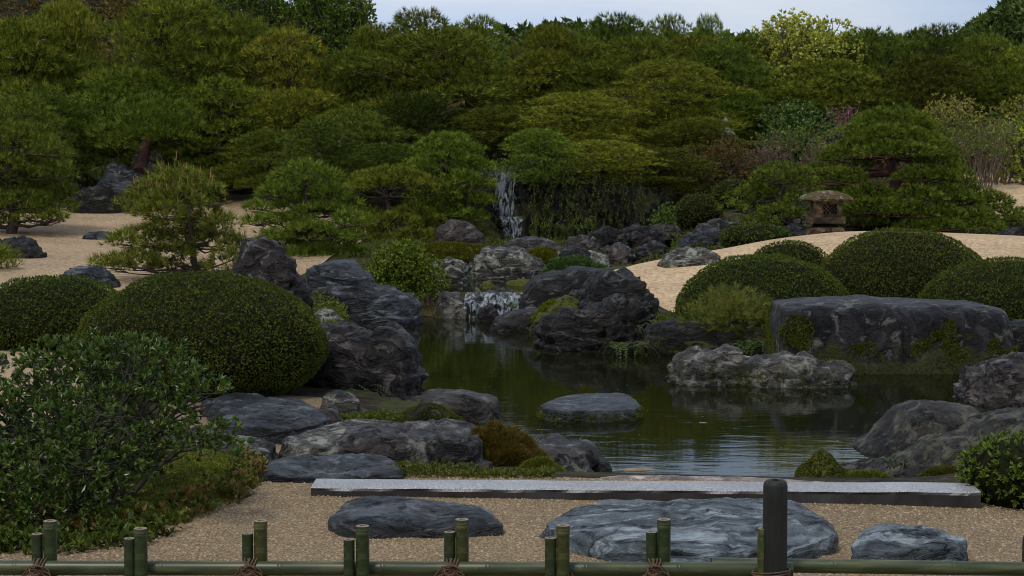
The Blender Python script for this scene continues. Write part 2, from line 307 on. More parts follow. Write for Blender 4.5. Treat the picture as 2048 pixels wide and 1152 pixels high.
# water
def water_mat(name, tint, mixf, sc, bs):
    m, n, l, o = nodes(name); tc = n.new('ShaderNodeTexCoord'); mp = n.new('ShaderNodeMapping'); mp.inputs['Scale'].default_value = (.5, 1.3, 1)
    l.new(tc.outputs['Object'], mp.inputs[0]); A = noise(n, l, mp.outputs[0], sc, 4, .8, .5); B = noise(n, l, mp.outputs[0], sc * 3.2, 3, .3, .5)
    h = math_(n, l, 'MULTIPLY_ADD', B.outputs[0], .25, A.outputs[0]); pt = noise(n, l, tc.outputs['Object'], .55, 3, .3); ps = ramp(n, [(.38, .25), (.66, 1)]); l.new(pt.outputs[0], ps.inputs[0]); h = math_(n, l, 'MULTIPLY', h, ps.outputs[0]); nor = bump(n, l, h, bs, .02)
    g = n.new('ShaderNodeBsdfGlossy'); g.inputs['Roughness'].default_value = .03; l.new(nor, g.inputs['Normal'])
    t = n.new('ShaderNodeBsdfTransparent'); t.inputs[0].default_value = (*tint, 1); d = n.new('ShaderNodeBsdfDiffuse'); d.inputs[0].default_value = (.014, .017, .005, 1)
    m1 = n.new('ShaderNodeMixShader'); m1.inputs[0].default_value = mixf; l.new(t.outputs[0], m1.inputs[1]); l.new(d.outputs[0], m1.inputs[2])
    fr = n.new('ShaderNodeFresnel'); fr.inputs[0].default_value = 1.33; l.new(nor, fr.inputs['Normal']); m2 = n.new('ShaderNodeMixShader')
    l.new(fr.outputs[0], m2.inputs[0]); l.new(m1.outputs[0], m2.inputs[1]); l.new(g.outputs[0], m2.inputs[2]); l.new(m2.outputs[0], o.inputs[0]); return m
M['water'] = water_mat('pond_water', (.15, .165, .08), .6, 3.4, .11)
def fall_mat(name, dens, st):
    m, n, l, o = nodes(name); tc = n.new('ShaderNodeTexCoord'); mp = n.new('ShaderNodeMapping'); mp.inputs['Scale'].default_value = st
    l.new(tc.outputs['Object'], mp.inputs[0]); A = noise(n, l, mp.outputs[0], 9, 7, 1.0, .62); r = ramp(n, [(dens, 0), (dens + .18, .62)]); l.new(A.outputs[0], r.inputs[0])
    p = pbsdf(n, l, (.42, .50, .56), .25, .5, bump(n, l, A.outputs[0], .5, .02)); t = n.new('ShaderNodeBsdfTransparent')
    mx = n.new('ShaderNodeMixShader'); l.new(r.outputs[0], mx.inputs[0]); l.new(t.outputs[0], mx.inputs[1]); l.new(p.outputs[0], mx.inputs[2]); l.new(mx.outputs[0], o.inputs[0]); return m
M['fall'] = fall_mat('falling_water', .46, (1.6, 1.6, .28)); M['cascade'] = fall_mat('cascade_water', .46, (1.3, 1.3, .5)); M['foam'] = fall_mat('white_foam', .40, (1, 1, .5)); M['thin_fall'] = fall_mat('thin_falling_water', .60, (1.4, 1.4, .4))
# fence
m, n, l, o = nodes('bamboo'); tc = n.new('ShaderNodeTexCoord'); mp = n.new('ShaderNodeMapping'); mp.inputs['Scale'].default_value = (1.5, 12, 12); l.new(tc.outputs['Object'], mp.inputs[0])
A = noise(n, l, mp.outputs[0], 3, 6, .2); oi = n.new('ShaderNodeObjectInfo'); r = ramp(n, [(.25, (.015, .021, .008)), (.5, (.040, .052, .018)), (.75, (.11, .105, .045))]); l.new(A.outputs[0], r.inputs[0])
S = noise(n, l, tc.outputs['Object'], 60, 4, 0, .7); rs = ramp(n, [(.66, 0), (.72, .6)]); l.new(S.outputs[0], rs.inputs[0]); col = mixc(n, l, rs.outputs[0], r.outputs[0], (.25, .28, .2))
col = mixc(n, l, 1., col, oi.outputs['Color'], 'MULTIPLY'); p = pbsdf(n, l, col, .38, .4, bump(n, l, A.outputs[0], .1, .003)); l.new(p.outputs[0], o.inputs[0]); M['bamboo'] = m
M['bcut'] = simple_mat('cut_bamboo_end', (.14, .10, .075), (.30, .24, .19), 60, .7)
M['bhollow_shade'] = simple_mat('bamboo_hollow_shade', (.015, .01, .008), (.05, .035, .03), 60, .8)  # shade inside the cut culm, put into a disc colour
M['rope'] = simple_mat('palm_rope', (.05, .028, .016), (.17, .10, .06), 160, .85, 1, .004)
M['char'] = simple_mat('charred_post', (.004, .0045, .003), (.018, .017, .011), 9, .6, 1, .006, .4, (8, 8, .6))
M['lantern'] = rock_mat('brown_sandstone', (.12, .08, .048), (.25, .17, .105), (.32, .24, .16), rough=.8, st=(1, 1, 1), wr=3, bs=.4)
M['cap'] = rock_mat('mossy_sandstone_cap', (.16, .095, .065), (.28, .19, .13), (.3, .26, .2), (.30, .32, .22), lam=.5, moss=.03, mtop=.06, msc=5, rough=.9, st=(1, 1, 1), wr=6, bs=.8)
M['granite_l'] = simple_mat('weathered_granite', (.10, .11, .09), (.28, .29, .24), 16, .9, .5, .02)
M['hollow'] = simple_mat('hollow_shade', (.006, .005, .004), (.015, .012, .01), 20, .9)  # near-black colour painted as shade for the lantern window and neck
# ------------------------------------------------------------------ terrain
def PXY(lst, z): return np.array([[*atZ(a, b, z)[:2]] for a, b in lst])
WL, UL = -.30, .01
pond = PXY([(1600, 1018), (1120, 1018), (1110, 950), (985, 925), (960, 858), (800, 838), (770, 800), (740, 690), (690, 650), (740, 634), (890, 634), (1030, 636), (1110, 665), (1350, 695), (1560, 705), (1940, 705), (2300, 720), (2700, 900), (2040, 860), (1990, 900), (1850, 925), (1700, 955)], WL)
upper = PXY([(868, 586), (868, 552), (960, 540), (1080, 545), (1215, 536), (1255, 522), (1262, 512), (1330, 516), (1322, 530), (1240, 546), (1120, 560), (1075, 586)], UL)
ctl = [(0, 7, 0), (1024, 7, 0), (2048, 7, 0), (0, 10, 0), (2048, 10, 0), (0, 13.4, 0), (2048, 13.4, 0), (1024, 13, 0), (-1500, 10, 0), (3500, 10, 0),
 (-300, 17, .05), (300, 17, 0), (2048, 11.9, .01), (1600, 11.9, .035), (1024, 11.9, .055), (600, 11.9, .065), (600, 11.2, .03), (1400, 11.2, .03), (2400, 12.4, .0), (900, 13.6, -.06), (1750, 13.4, -.12), (1900, 13.6, -.12), (2048, 14, -.1), (620, 18, -.02), (100, 24, .02), (100, 32, .05), (450, 32, .05), (100, 40, .35), (450, 40, .35), (0, 46, .7), (450, 46, .7), (0, 50, .9), (450, 50, .9), (200, 60, 1.5), (450, 60, 1.3),
 (-800, 30, .3), (-800, 50, 1), (650, 27, .0), (700, 34, .25), (850, 37, .3), (850, 42, .6), (700, 46, .9), (1000, 34, .12), (1000, 41, .25), (1100, 38, .25), (1250, 38, .3), (1150, 34, .12), (1000, 46, 1.75), (1200, 46, 1.7), (1150, 42, .35), (1300, 42, .6), (1290, 36.5, .22), (1330, 33.5, .15),
 (1340, 26.8, -.08), (1225, 30.3, .22), (1400, 31.8, .45), (1530, 32.7, .6), (1700, 33.2, .73), (1850, 33.2, .72), (2048, 32.2, .63), (1700, 36, .6), (1850, 36.5, .6), (2048, 36, .62), (2200, 32, .5), (2600, 30, .4),
 (1600, 24.5, -.02), (2000, 24, .02), (2100, 28, .3), (1800, 29, .35), (1500, 28.5, .2), (1330, 28.5, .1), (2000, 40, .95), (2048, 52, 1.64), (1900, 50, 1.6), (1500, 42, 1.1), (1410, 38, .42), (1550, 45, 1.35), (2300, 45, 1.2), (3500, 40, 1),
 (0, 62, 1.7), (1024, 56, 1.95), (2048, 60, 1.9), (0, 90, 2.2), (1024, 90, 2.2), (2048, 90, 2.2), (-1500, 90, 2.2), (3500, 90, 2.2)]
CP = np.array([(X_(a, Y), Y, z) for a, Y, z in ctl])
_K = np.sqrt(((CP[:, None, :2] - CP[None, :, :2]) ** 2).sum(-1) + .4) + np.eye(len(CP)) * .02
_W = np.linalg.solve(np.block([[-_K, np.ones((len(CP), 1))], [np.ones((1, len(CP))), np.zeros((1, 1))]]), np.append(CP[:, 2], 0))
def sdist(P, poly):                       # signed distance, positive inside
    a = poly; b = np.roll(poly, -1, 0); ab = b - a; d = np.full(len(P), 1e9); ins = np.zeros(len(P), bool)
    for i in range(len(a)):
        t = np.clip(((P - a[i]) @ ab[i]) / (ab[i] @ ab[i]), 0, 1); q = P - a[i] - t[:, None] * ab[i]; d = np.minimum(d, np.hypot(q[:, 0], q[:, 1]))
        c = (a[i, 1] > P[:, 1]) != (b[i, 1] > P[:, 1])
        with np.errstate(divide='ignore', invalid='ignore'): ins ^= c & (P[:, 0] < (b[i, 0] - a[i, 0]) * (P[:, 1] - a[i, 1]) / (b[i, 1] - a[i, 1]) + a[i, 0])
    return np.where(ins, d, -d)
def sm(x): x = np.clip(x, 0, 1); return x * x * (3 - 2 * x)
def terrain(P):
    P = np.atleast_2d(P).astype(float); d = np.sqrt(((P[:, None] - CP[None, :, :2]) ** 2).sum(-1) + .4); z = -d @ _W[:-1] + _W[-1]
    far = sm((P[:, 1] - 90) / 60); z = z * (1 - far) + 2.0 * far
    for poly, lv, dp in ((upper, UL, .25), (pond, WL, .7)):
        s = sdist(P, poly); k = sm((s + .22) / .22); z = z * (1 - k) + (lv - .12) * k; z = z - dp * sm((s - .0) / .8)
    return z
def tz(x, y): return float(terrain([[x, y]])[0])
def gpt(px, py, y0=8, y1=90):             # where the ray through a photo pixel meets the ground
    d = ray(px, py); Y = np.arange(y0, y1, .1); z = CZ + d.z / d.y * Y; X = d.x / d.y * Y; t = terrain(np.stack([X, Y], 1)); i = np.argmax(z < t)
    if z[i] >= t[i]: i = len(Y) - 1
    return Vector((X[i], Y[i], t[i]))
def axis(lo, hi, st, far):
    a = [lo]; 
    c = np.arange(lo, hi + 1e-6, st); g = st; b = hi; e = []
    while b < far: g *= 1.25; b += g; e.append(b)
    return c, np.array(e)
xc, xe = axis(-14, 14, .2, 2500); yc, ye = axis(6, 64, .2, 4000)
xs = np.concatenate([-xe[::-1], xc, xe]); ys = np.concatenate([np.array([-40, -10, 0, 4]), yc, ye])
GX, GY = np.meshgrid(xs, ys); P2 = np.stack([GX.ravel(), GY.ravel()], 1)
Z = np.concatenate([terrain(c) for c in np.array_split(P2, 30)])
land = np.maximum(sdist(P2, pond), sdist(P2, upper)) < -.3
Z = Z + np.where(land & (P2[:, 1] > 14) & (P2[:, 1] < 80), .012, 0) * vn(np.c_[P2 * 1.7, 0 * Z], 3)
V = np.c_[P2, Z]; nx = len(xs); i = np.arange(len(ys) - 1)[:, None] * nx + np.arange(nx - 1)[None]
Q = np.stack([i, i + 1, i + nx + 1, i + nx], -1).reshape(-1, 4)
tag(link('ground', mesh_np('ground', V, Q, M['soil'], True)), kind='structure')
def ground_sheet(name, poly, mat, lift=.018, st=.25):
    poly = np.asarray(poly, float); pts = []; n = len(poly)
    for a in range(n):
        p, q = poly[a], poly[(a + 1) % n]; k = max(1, int(np.hypot(*(q - p)) / st)); pts += [tuple(p + (q - p) * t / k) for t in range(k)]
    nb = len(pts); lo, hi = poly.min(0), poly.max(0); gx, gy = np.meshgrid(np.arange(round(lo[0] / .2) * .2, hi[0], .2), np.arange(round(lo[1] / .2) * .2, hi[1], .2)); g = np.stack([gx.ravel(), gy.ravel()], 1)
    g = g[sdist(g, poly) > .08]
    vs = [Vector(p) for p in pts] + [Vector(p) for p in g]
    r = delaunay_2d_cdt(vs, [(a, (a + 1) % nb) for a in range(nb)], [list(range(nb))], 1, 1e-5)
    co = np.array([tuple(v) for v in r[0]]); z = terrain(co) + lift
    V = np.c_[co, z]
    return tag(link(name, mesh_np(name, V, np.array([list(f) for f in r[2]]), mat, True)), kind='structure')
def PW(lst): return [(X_(a, Y), Y) for a, Y in lst]
near = PW([(-900, 7), (-900, 10), (180, 10.6), (420, 11.3), (560, 12.4)]) + [tuple(gpt(a, b)[:2]) for a, b in [(545, 960), (500, 905), (380, 905), (300, 850), (350, 800), (430, 790), (640, 800), (760, 850), (700, 900), (640, 960)]] + PW([(640, 12.45), (2048, 12.3), (2900, 12.2), (3000, 7)])
ground_sheet('gravel_court', near, M['gravel_near'])
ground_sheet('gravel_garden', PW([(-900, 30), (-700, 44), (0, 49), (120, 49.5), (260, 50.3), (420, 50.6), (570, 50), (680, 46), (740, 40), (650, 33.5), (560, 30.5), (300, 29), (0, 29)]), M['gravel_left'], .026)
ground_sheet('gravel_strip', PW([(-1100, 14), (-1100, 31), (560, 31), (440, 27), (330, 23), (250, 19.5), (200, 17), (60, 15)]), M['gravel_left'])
ground_sheet('gravel_dune', PW([(1222, 30.6), (1300, 31.6), (1400, 32.6), (1530, 33.5), (1700, 34.1), (1900, 34.3), (2150, 34), (2600, 30), (2300, 26.5), (1800, 26.5), (1500, 26.3), (1345, 26.7), (1290, 28), (1240, 29.5)]), M['gravel_far'])
ground_sheet('gravel_slope', PW([(1900, 44), (1925, 50.5), (2150, 54), (2500, 54), (2500, 38), (1960, 37.5)]), M['gravel_far'])
def water_sheet(name, poly, z, grow=.5):
    c = poly.mean(0); v = poly - c; poly = c + v * (1 + grow / (np.hypot(*v.T)[:, None] + .1))
    r = delaunay_2d_cdt([Vector(p) for p in poly], [], [list(range(len(poly)))], 1, 1e-5)
    return tag(link(name, mesh_np(name, np.c_[np.array([tuple(v) for v in r[0]]), np.full(len(r[0]), z)], np.array([list(f) for f in r[2]]), M['water'])), kind='structure')
wp = pond.copy(); water_sheet('pond_water', wp, WL, .25); water_sheet('stream_water', upper, UL, .12)
# ------------------------------------------------------------------ rocks
def grid_quads(nu, nv):
    i = np.arange(nu - 1)[:, None] * nv + np.arange(nv - 1)[None]; return np.stack([i, i + nv, i + nv + 1, i + 1], -1).reshape(-1, 4)
def vnormals(V, Q):
    N_ = np.zeros_like(V); c = np.cross(V[Q[:, 2]] - V[Q[:, 0]], V[Q[:, 3]] - V[Q[:, 1]])
    for k in range(4): np.add.at(N_, Q[:, k], c)
    return nrm(N_)
_rs = [100]
def cells(P, seed):                       # faceting: distance to the two nearest jittered points
    i0 = np.floor(P); f1 = np.full(len(P), 9.); f2 = f1.copy(); hv = np.zeros(len(P))
    for a in (-1, 0, 1):
        for b in (-1, 0, 1):
            for c in (-1, 0, 1):
                x, y, z = i0[:, 0] + a, i0[:, 1] + b, i0[:, 2] + c
                q = np.stack([x + .5 + .45 * _h(x, y, z, seed), y + .5 + .45 * _h(x, y, z, seed + 1), z + .5 + .45 * _h(x, y, z, seed + 2)], 1)
                dd = np.linalg.norm(P - q, axis=1); hh = _h(x, y, z, seed + 3); nb_ = dd < f1; f2 = np.where(nb_, f1, np.minimum(f2, dd)); hv = np.where(nb_, hh, hv); f1 = np.where(nb_, dd, f1)
    return f1, f2, hv
def displace(V, Q, amp, fr, seed, strata=.35):
    Nn = vnormals(V, Q)
    q = V * fr + seed * 3.1; a = .35 * math.sin(seed); qr = q.copy(); qr[:, 2] = q[:, 2] * 1.9 + q[:, 0] * a + .25 * fbm(q * .9, seed + 6, 3)
    f1, f2, hv = cells(q * 1.15 + .2 * fbm(q * 2, seed, 2)[:, None], seed); crk = np.minimum(1, (f2 - f1) * 5)
    sw = qr[:, 2] * 1.6 + .12 * vn(q * 3, seed + 8); saw = (sw - np.floor(sw)); saw = np.where(saw > .82, (1 - saw) / .18, saw / .82) - .5
    d = .6 * fbm(q * .7, seed, 3) + .35 * ridged(q * 1.5, seed + 9, 4) + .45 * hv * crk - .35 * (1 - crk) + strata * .9 * saw + .32 * ridged(q * 4.3, seed + 2, 3) + .2 * ridged(q * 11, seed + 4, 2)
    return V + Nn * (amp * 1.25 * d)[:, None]
def finish_rock(name, label, V, Q, mat, loc, group, cat='rock', nm='rock'):
    o = link(nm, mesh_np(nm, V - np.array(loc), Q, M[mat], True), None, loc)
    tag(o, label, cat, group); return o
def add_moss(o, V, Q, mt, seed):
    n, thr, zmax, ln, side = mt; r = np.random.default_rng(seed); Nn = vnormals(V, Q); q = Q[r.integers(0, len(Q), n * 4)]; ar = np.linalg.norm(np.cross(V[q[:, 2]] - V[q[:, 0]], V[q[:, 3]] - V[q[:, 1]]), axis=1); k = r.uniform(size=len(q)) < ar / np.quantile(ar, .9); q = q[k]
    a, b = r.uniform(size=(2, len(q), 1)); P = V[q[:, 0]] * (1 - a) * (1 - b) + V[q[:, 1]] * a * (1 - b) + V[q[:, 2]] * a * b + V[q[:, 3]] * (1 - a) * b; N_ = Nn[q[:, 0]]
    m = fbm(P * [2.6, 2.6, 1.6 if side else 2.6], seed, 4) + .5 * fbm(P * 9, seed + 1, 2) - np.maximum(0, P[:, 2] - zmax - (.35 * vn(P * [1.6, 1.6, .3], seed + 7) if zmax > .25 else 0)) * 5 > thr
    m &= (N_[:, 2] < .6) if side else (N_[:, 2] > -.2); P, N_ = P[m][:n], N_[m][:n]
    Vv, Fc, A = tufts(r, P, nrm(N_ + ([0, 0, -.7] if side else [0, 0, .5])), 4, ln, ln * .3, .5)
    tag(link('moss', mesh_np('moss', Vv, Fc, M['moss'], False, A), o, color=(.6, .64, .45)), kind='stuff')
def rock(label, prof, base, mat, zb=WL, d=1.0, n=2.8, m=3., rf=.5, amp=.05, fr=2.2, under=0, strata=.35, group='rocks around the pond', Yf=None, q=1.0, nm='rock', mt=None):
    _rs[0] += 7; seed = _rs[0]; prof = np.array(prof, float); mx_ = prof[:, 0].mean()
    if Yf is None: Yf = gpt(mx_, base).y if zb is None else atZ(mx_, base, zb).y
    if zb is None: zb = tz(X_(mx_, Yf + d / 2), Yf + d / 2)
    Ys = Yf + d * (rf + .35 * min(1, max(0, (n - 2.8) / 2.5))); Yr = Yf + rf * d
    Yx = Yf + d * (.5 if n < 3.8 else .3); XZ = np.array([[atY(a, b, Yx).x, atY(a, b, Ys).z] for a, b in prof]); zf = zb - .12
    XZ = np.vstack([[XZ[0, 0] + .01, zf], XZ, [XZ[-1, 0] - .01, zf]]); sg = np.hypot(*np.diff(XZ, axis=0).T); s = np.append(0, np.cumsum(sg))
    wpx = np.ptp(prof[:, 0]); nu = int(np.clip(wpx / 2.4, 44, 200) * q); nv = int(np.clip(nu * .6, 30, 110))
    u = np.linspace(0, s[-1], nu); Xu = np.interp(u, s, XZ[:, 0]); Zu = np.maximum(np.interp(u, s, XZ[:, 1]), zf + .01)
    if nu > 40:
        k = np.ones(3) / 3; Xs, Zs = Xu.copy(), Zu.copy(); Xu[1:-1] = np.convolve(Xs, k, 'same')[1:-1]; Zu[1:-1] = np.convolve(Zs, k, 'same')[1:-1]
    x0, x1 = Xu.min(), Xu.max(); t = 2 * (Xu - x0) / (x1 - x0) - 1; e = np.maximum(.08, (1 - np.abs(t) ** m) ** (1 / m))
    ph = np.linspace(0, np.pi, nv); c = np.cos(ph); sn = np.sin(ph); cc = np.sign(c) * np.abs(c) ** (2 / n); ss = np.abs(sn) ** (2 / n)
    ay = d / 2 * e; Yv = Yr + (-cc[None] * np.where(cc[None] > 0, 2 * rf, 2 * (1 - rf))) * ay[:, None]; Zv = zf + (Zu - zf)[:, None] * ss[None]
    zr = ss[None] * np.ones((nu, 1)); Xv = Xu[:, None] - (Xu - (x0 + x1) / 2)[:, None] * (under * (1 - zr) ** 2 - .04 * (1 - zr)); Yv = Yv + under * .5 * ((Yr - Yv)) * (1 - zr) ** 2
    Xv = Xv * (1 + 0 * Zv)
    V = np.stack([Xv, Yv, Zv], -1).reshape(-1, 3); Q = grid_quads(nu, nv)
    Nq = vnormals(V, Q)
    if (Nq * (V - [V[:, 0].mean(), V[:, 1].mean(), zf])).sum() < 0: Q = Q[:, ::-1].copy()
    V = displace(V, Q, amp, fr, seed, strata)
    o = finish_rock('rock', label, V, Q, mat, ((x0 + x1) / 2, Yr, zb), group, nm=nm)
    if mt: add_moss(o, V - np.array(o.location), Q, mt, seed)
    return o
def slab(label, poly, zt, zb, mat, flare=.06, amp=.02, dome=.03, fr=2., group='stepping stones', K=170, edge=.35, dips=(), q=1.0, nm='stepping_stone', cat='stone'):
    _rs[0] += 7; seed = _rs[0]; W = PXY(poly, zt); W = np.vstack([W, W[:1]]); s = np.append(0, np.cumsum(np.hypot(*np.diff(W, axis=0).T)))
    K = int(K * q); u = np.linspace(0, s[-1], K, endpoint=False); O = np.stack([np.interp(u, s, W[:, 0]), np.interp(u, s, W[:, 1])], 1)
    for _ in range(max(2, K // 40)): O = (np.roll(O, 1, 0) + 2 * O + np.roll(O, -1, 0)) / 4
    c = O.mean(0); nr = int(46 * q); rr = np.linspace(0, 1, nr) ** .8; ns = 12
    h = zt - zb + .1; rings = []; 
    for r_ in rr: rings.append(np.c_[c + (O - c) * r_ * .985, np.full(K, zt + dome * (1 - r_ ** 2) - edge * .06 * r_ ** 6)])
    for k in range(1, ns + 1):
        f = k / ns; rings.append(np.c_[c + (O - c) * (.985 + (.015 + flare) * math.sin(min(1, f * 1.6) * math.pi / 2)), np.full(K, zt - edge * .06 - h * f)])
    V = np.concatenate(rings); n_ = len(rings); i = np.arange(n_ - 1)[:, None] * K; j = np.arange(K)[None]; j2 = (j + 1) % K
    Q = np.stack([i + j, i + K + j, i + K + j2, i + j2], -1).reshape(-1, 4)
    for (dx, dy, rx, ry, dp) in dips:
        p = atZ(dx, dy, zt); g = np.exp(-(((V[:, 0] - p.x) / rx) ** 2 + ((V[:, 1] - p.y) / ry) ** 2)); V[:, 2] -= dp * g * (V[:, 2] > zb)
    if vnormals(V, Q)[:K * (nr // 2), 2].mean() < 0: Q = Q[:, ::-1].copy()
    V = displace(V, Q, amp * 1.0, fr, seed, .7)
    return finish_rock('stone', label, V, Q, mat, (c[0], c[1], zb), group, cat, nm)
PB = 'rocks around the pond'
# pond, left side
rock('large dark veined boulder on the left pond bank beside the big azalea dome', [(602, 790), (606, 690), (622, 655), (660, 642), (690, 644), (715, 655), (745, 672), (775, 669), (800, 685), (822, 702), (836, 722), (840, 745), (832, 775), (820, 790)], 838, 'purple', d=1.3, n=3.2, amp=.08, fr=1.7, under=.22, strata=.5)
rock('small pale rounded stone behind the veined boulder, left of the pond', [(612, 655), (622, 630), (645, 616), (668, 620), (688, 640), (694, 655)], 668, 'grey', zb=-.1, d=.5, amp=.03)
rock('tall purple stone leaning right behind the big azalea dome', [(470, 600), (478, 520), (492, 480), (520, 474), (548, 482), (580, 515), (598, 555), (618, 600), (626, 625)], 640, 'purple', zb=-.05, d=.9, amp=.07, fr=2.)
rock('blue-black angular boulder with a shelf at the far left waterline', [(605, 600), (612, 545), (630, 526), (665, 521), (705, 524), (735, 545), (752, 570), (790, 575), (815, 592), (834, 610), (839, 636)], 655, 'slate', d=1.5, n=3.4, amp=.06, fr=1.4, strata=.6)
rock('long flat-topped brown rock with rusty patches at the left pond edge', [(776, 835), (782, 797), (810, 783), (860, 779), (920, 778), (960, 783), (992, 790), (1003, 808), (1003, 842)], 846, 'brown', d=.85, n=5.5, amp=.03, fr=2.)
rock('low rock with moss on its right flank before the flat-topped brown rock', [(795, 850), (815, 826), (850, 812), (890, 822), (930, 845), (945, 860)], 868, 'dark_moss', zb=-.12, d=.45, n=2.6, amp=.03, fr=3., mt=(2500, -.1, .5, .02, 0))
rock('pale mossy stone under the fern at the foot of the big azalea dome', [(640, 820), (650, 790), (675, 779), (705, 783), (722, 800), (726, 830)], 842, 'grey_moss', zb=-.08, d=.5, amp=.03, fr=3)
slab('small flat stone awash right of the large veined boulder', [(820, 748), (830, 740), (850, 741), (858, 747), (845, 756), (824, 758)], WL + .03, WL - .1, 'slate', .02, .008, .01, q=.5, group=PB, nm='rock', cat='rock')
# pond stones
_o = slab('trapezoid flat stone with mossy sides alone in the middle of the pond', [(1080, 808), (1100, 797), (1125, 788), (1180, 783), (1250, 785), (1272, 795), (1284, 808), (1270, 816), (1200, 819), (1120, 819), (1088, 815)], -.19, WL - .05, 'slate', .05, .012, .015, 2.2, group=PB, nm='rock', cat='rock')
_v = np.empty(len(_o.data.vertices) * 3, np.float32); _o.data.vertices.foreach_get('co', _v); _q = np.empty(len(_o.data.loops), np.int32); _o.data.loops.foreach_get('vertex_index', _q); add_moss(_o, _v.reshape(-1, 3).astype(float), _q.reshape(-1, 4), (7000, -.9, .16, .02, 1), 3)
rock('left pale craggy rock with green lichen in the pond before the flat block', [(1340, 738), (1352, 716), (1385, 708), (1420, 706), (1450, 694), (1475, 698), (1486, 715), (1520, 722), (1560, 730), (1575, 745)], 772, 'grey_moss', d=.95, n=2.8, amp=.05, fr=2.2, strata=.9, mt=(4000, .05, .12, .02, 0))
rock('humped pale rock with moss foot in the pond touching the flat block', [(1490, 755), (1505, 735), (1540, 716), (1580, 708), (1615, 706), (1640, 718), (1668, 724), (1690, 730), (1701, 748)], 776, 'grey_moss', d=.9, n=2.7, amp=.05, fr=2.2, strata=.6, mt=(4000, .0, .12, .02, 0))
rock('rounded lichen-spotted boulder rising from the pond at the right', [(1712, 893), (1740, 876), (1770, 850), (1800, 818), (1842, 803), (1880, 806), (1905, 810), (1945, 818), (1975, 838), (1995, 870), (2010, 905)], 918, 'lichen', d=1.1, n=2.4, amp=.03, fr=1.8, strata=.2)
rock('dark shore rock with lichen patches at the lower right pond corner', [(1640, 965), (1700, 945), (1780, 925), (1840, 905), (1875, 882), (1905, 872), (1935, 872), (1960, 850), (1990, 834), (2048, 836), (2120, 850), (2160, 920)], 975, 'lichen', zb=-.14, d=1.3, n=2.5, amp=.05, fr=2.2)
rock('purple-brown crag cut by the right photo edge in the pond', [(1935, 790), (1940, 760), (1960, 735), (1990, 726), (2048, 722), (2120, 715), (2180, 760), (2190, 800)], 818, 'purple_pale', d=1.2, n=3, amp=.07, fr=2.2)
rock('small pointed rock coated in bright moss behind the granite slab', [(1590, 962), (1605, 935), (1640, 912), (1660, 915), (1685, 938), (1700, 962)], 974, 'mossrock', zb=-.12, d=.45, n=2.2, amp=.03, fr=4, mt=(2500, -.4, .5, .02, 0))
# pond, right bank
rock('ridged dark rock with slanting strata at the centre right waterline', [(1100, 690), (1102, 655), (1122, 640), (1150, 628), (1190, 618), (1215, 602), (1235, 590), (1252, 604), (1285, 608), (1303, 622), (1306, 680)], 704, 'dark', d=1.2, n=3, amp=.1, fr=2.4, strata=.9)
rock('wrinkled black rock topped by dry grass beside the gravel dune', [(1160, 622), (1166, 580), (1185, 556), (1215, 545), (1248, 552), (1275, 568), (1293, 592), (1303, 618)], 640, 'dark', zb=-.1, d=1.0, n=2.9, amp=.07, fr=2.6, strata=.6)
rock('smooth black rounded rock right of the low cascade', [(1046, 612), (1052, 575), (1075, 552), (1110, 543), (1160, 541), (1200, 548), (1215, 580)], 645, 'dark', zb=-.25, d=1.2, n=3, amp=.05, fr=1.5, strata=.2)
rock('low flat purple rock with a moss ledge under the cascade', [(984, 652), (992, 638), (1015, 627), (1050, 620), (1072, 622), (1080, 634), (1100, 645)], 664, 'purple', d=.8, n=3.4, amp=.04, fr=3.)
rock('mossy stone wedged between the purple ledge and the ridged rock', [(1065, 655), (1075, 628), (1100, 612), (1130, 600), (1160, 610), (1170, 650)], 668, 'mossrock', d=.8, n=2.7, amp=.05, fr=3)
rock('dark striped bank rock with a moss top under the small yellow pine', [(1280, 700), (1292, 668), (1310, 652), (1360, 646), (1420, 648), (1480, 647), (1540, 645), (1580, 650), (1590, 700)], 714, 'dark_moss', d=1.1, n=4., amp=.05, fr=2.4, strata=.8, mt=(4000, .2, .5, .025, 0))
rock('massive flat-topped stone block with moss and lichen streaked sides', [(1552, 725), (1556, 640), (1562, 600), (1600, 595), (1700, 592), (1745, 589), (1790, 595), (1880, 598), (1960, 599), (1998, 606), (2008, 640), (2018, 690), (2026, 735)], 748, 'block', d=1.6, n=7, m=7, amp=.02, fr=1.4, strata=.1, nm='stone_block', mt=(26000, -.12, .42, .03, 1))
rock('dark stone behind the right end of the massive block', [(1995, 735), (2005, 660), (2030, 640), (2080, 640), (2120, 740)], 745, 'dark', d=.8, n=4, amp=.04)
# cascade and stream
CG = 'rocks along the stream'
rock('narrow upright stone with pale streak at the left end of the low cascade', [(868, 628), (874, 600), (890, 586), (915, 586), (930, 600), (934, 632)], 637, 'grey_moss', d=.6, n=7, m=6, amp=.025, fr=4, group=CG, nm='cascade_rock')
rock('wet greenish rock face under the middle of the low cascade', [(918, 628), (925, 600), (935, 588), (980, 584), (1012, 588), (1022, 632)], 636, 'slate_moss', d=.75, n=7, m=8, amp=.03, fr=3, group=CG, nm='cascade_rock')
rock('dark wet ledge under the right side of the low cascade', [(1005, 620), (1008, 590), (1030, 586), (1070, 586), (1085, 625)], 634, 'dark', d=.75, n=7, m=8, amp=.025, fr=4, group=CG, nm='cascade_rock')
rock('small pointed stone standing in the water below the cascade', [(955, 636), (962, 618), (980, 605), (992, 618), (1000, 638)], 643, 'purple', d=.35, n=2.4, amp=.03, fr=5, group=CG)
rock('dark layered rock left of the upper stream pool', [(845, 562), (850, 535), (870, 522), (900, 521), (925, 532), (935, 560)], 572, 'grey', zb=UL, d=.8, amp=.06, fr=3, strata=.8, group=CG)
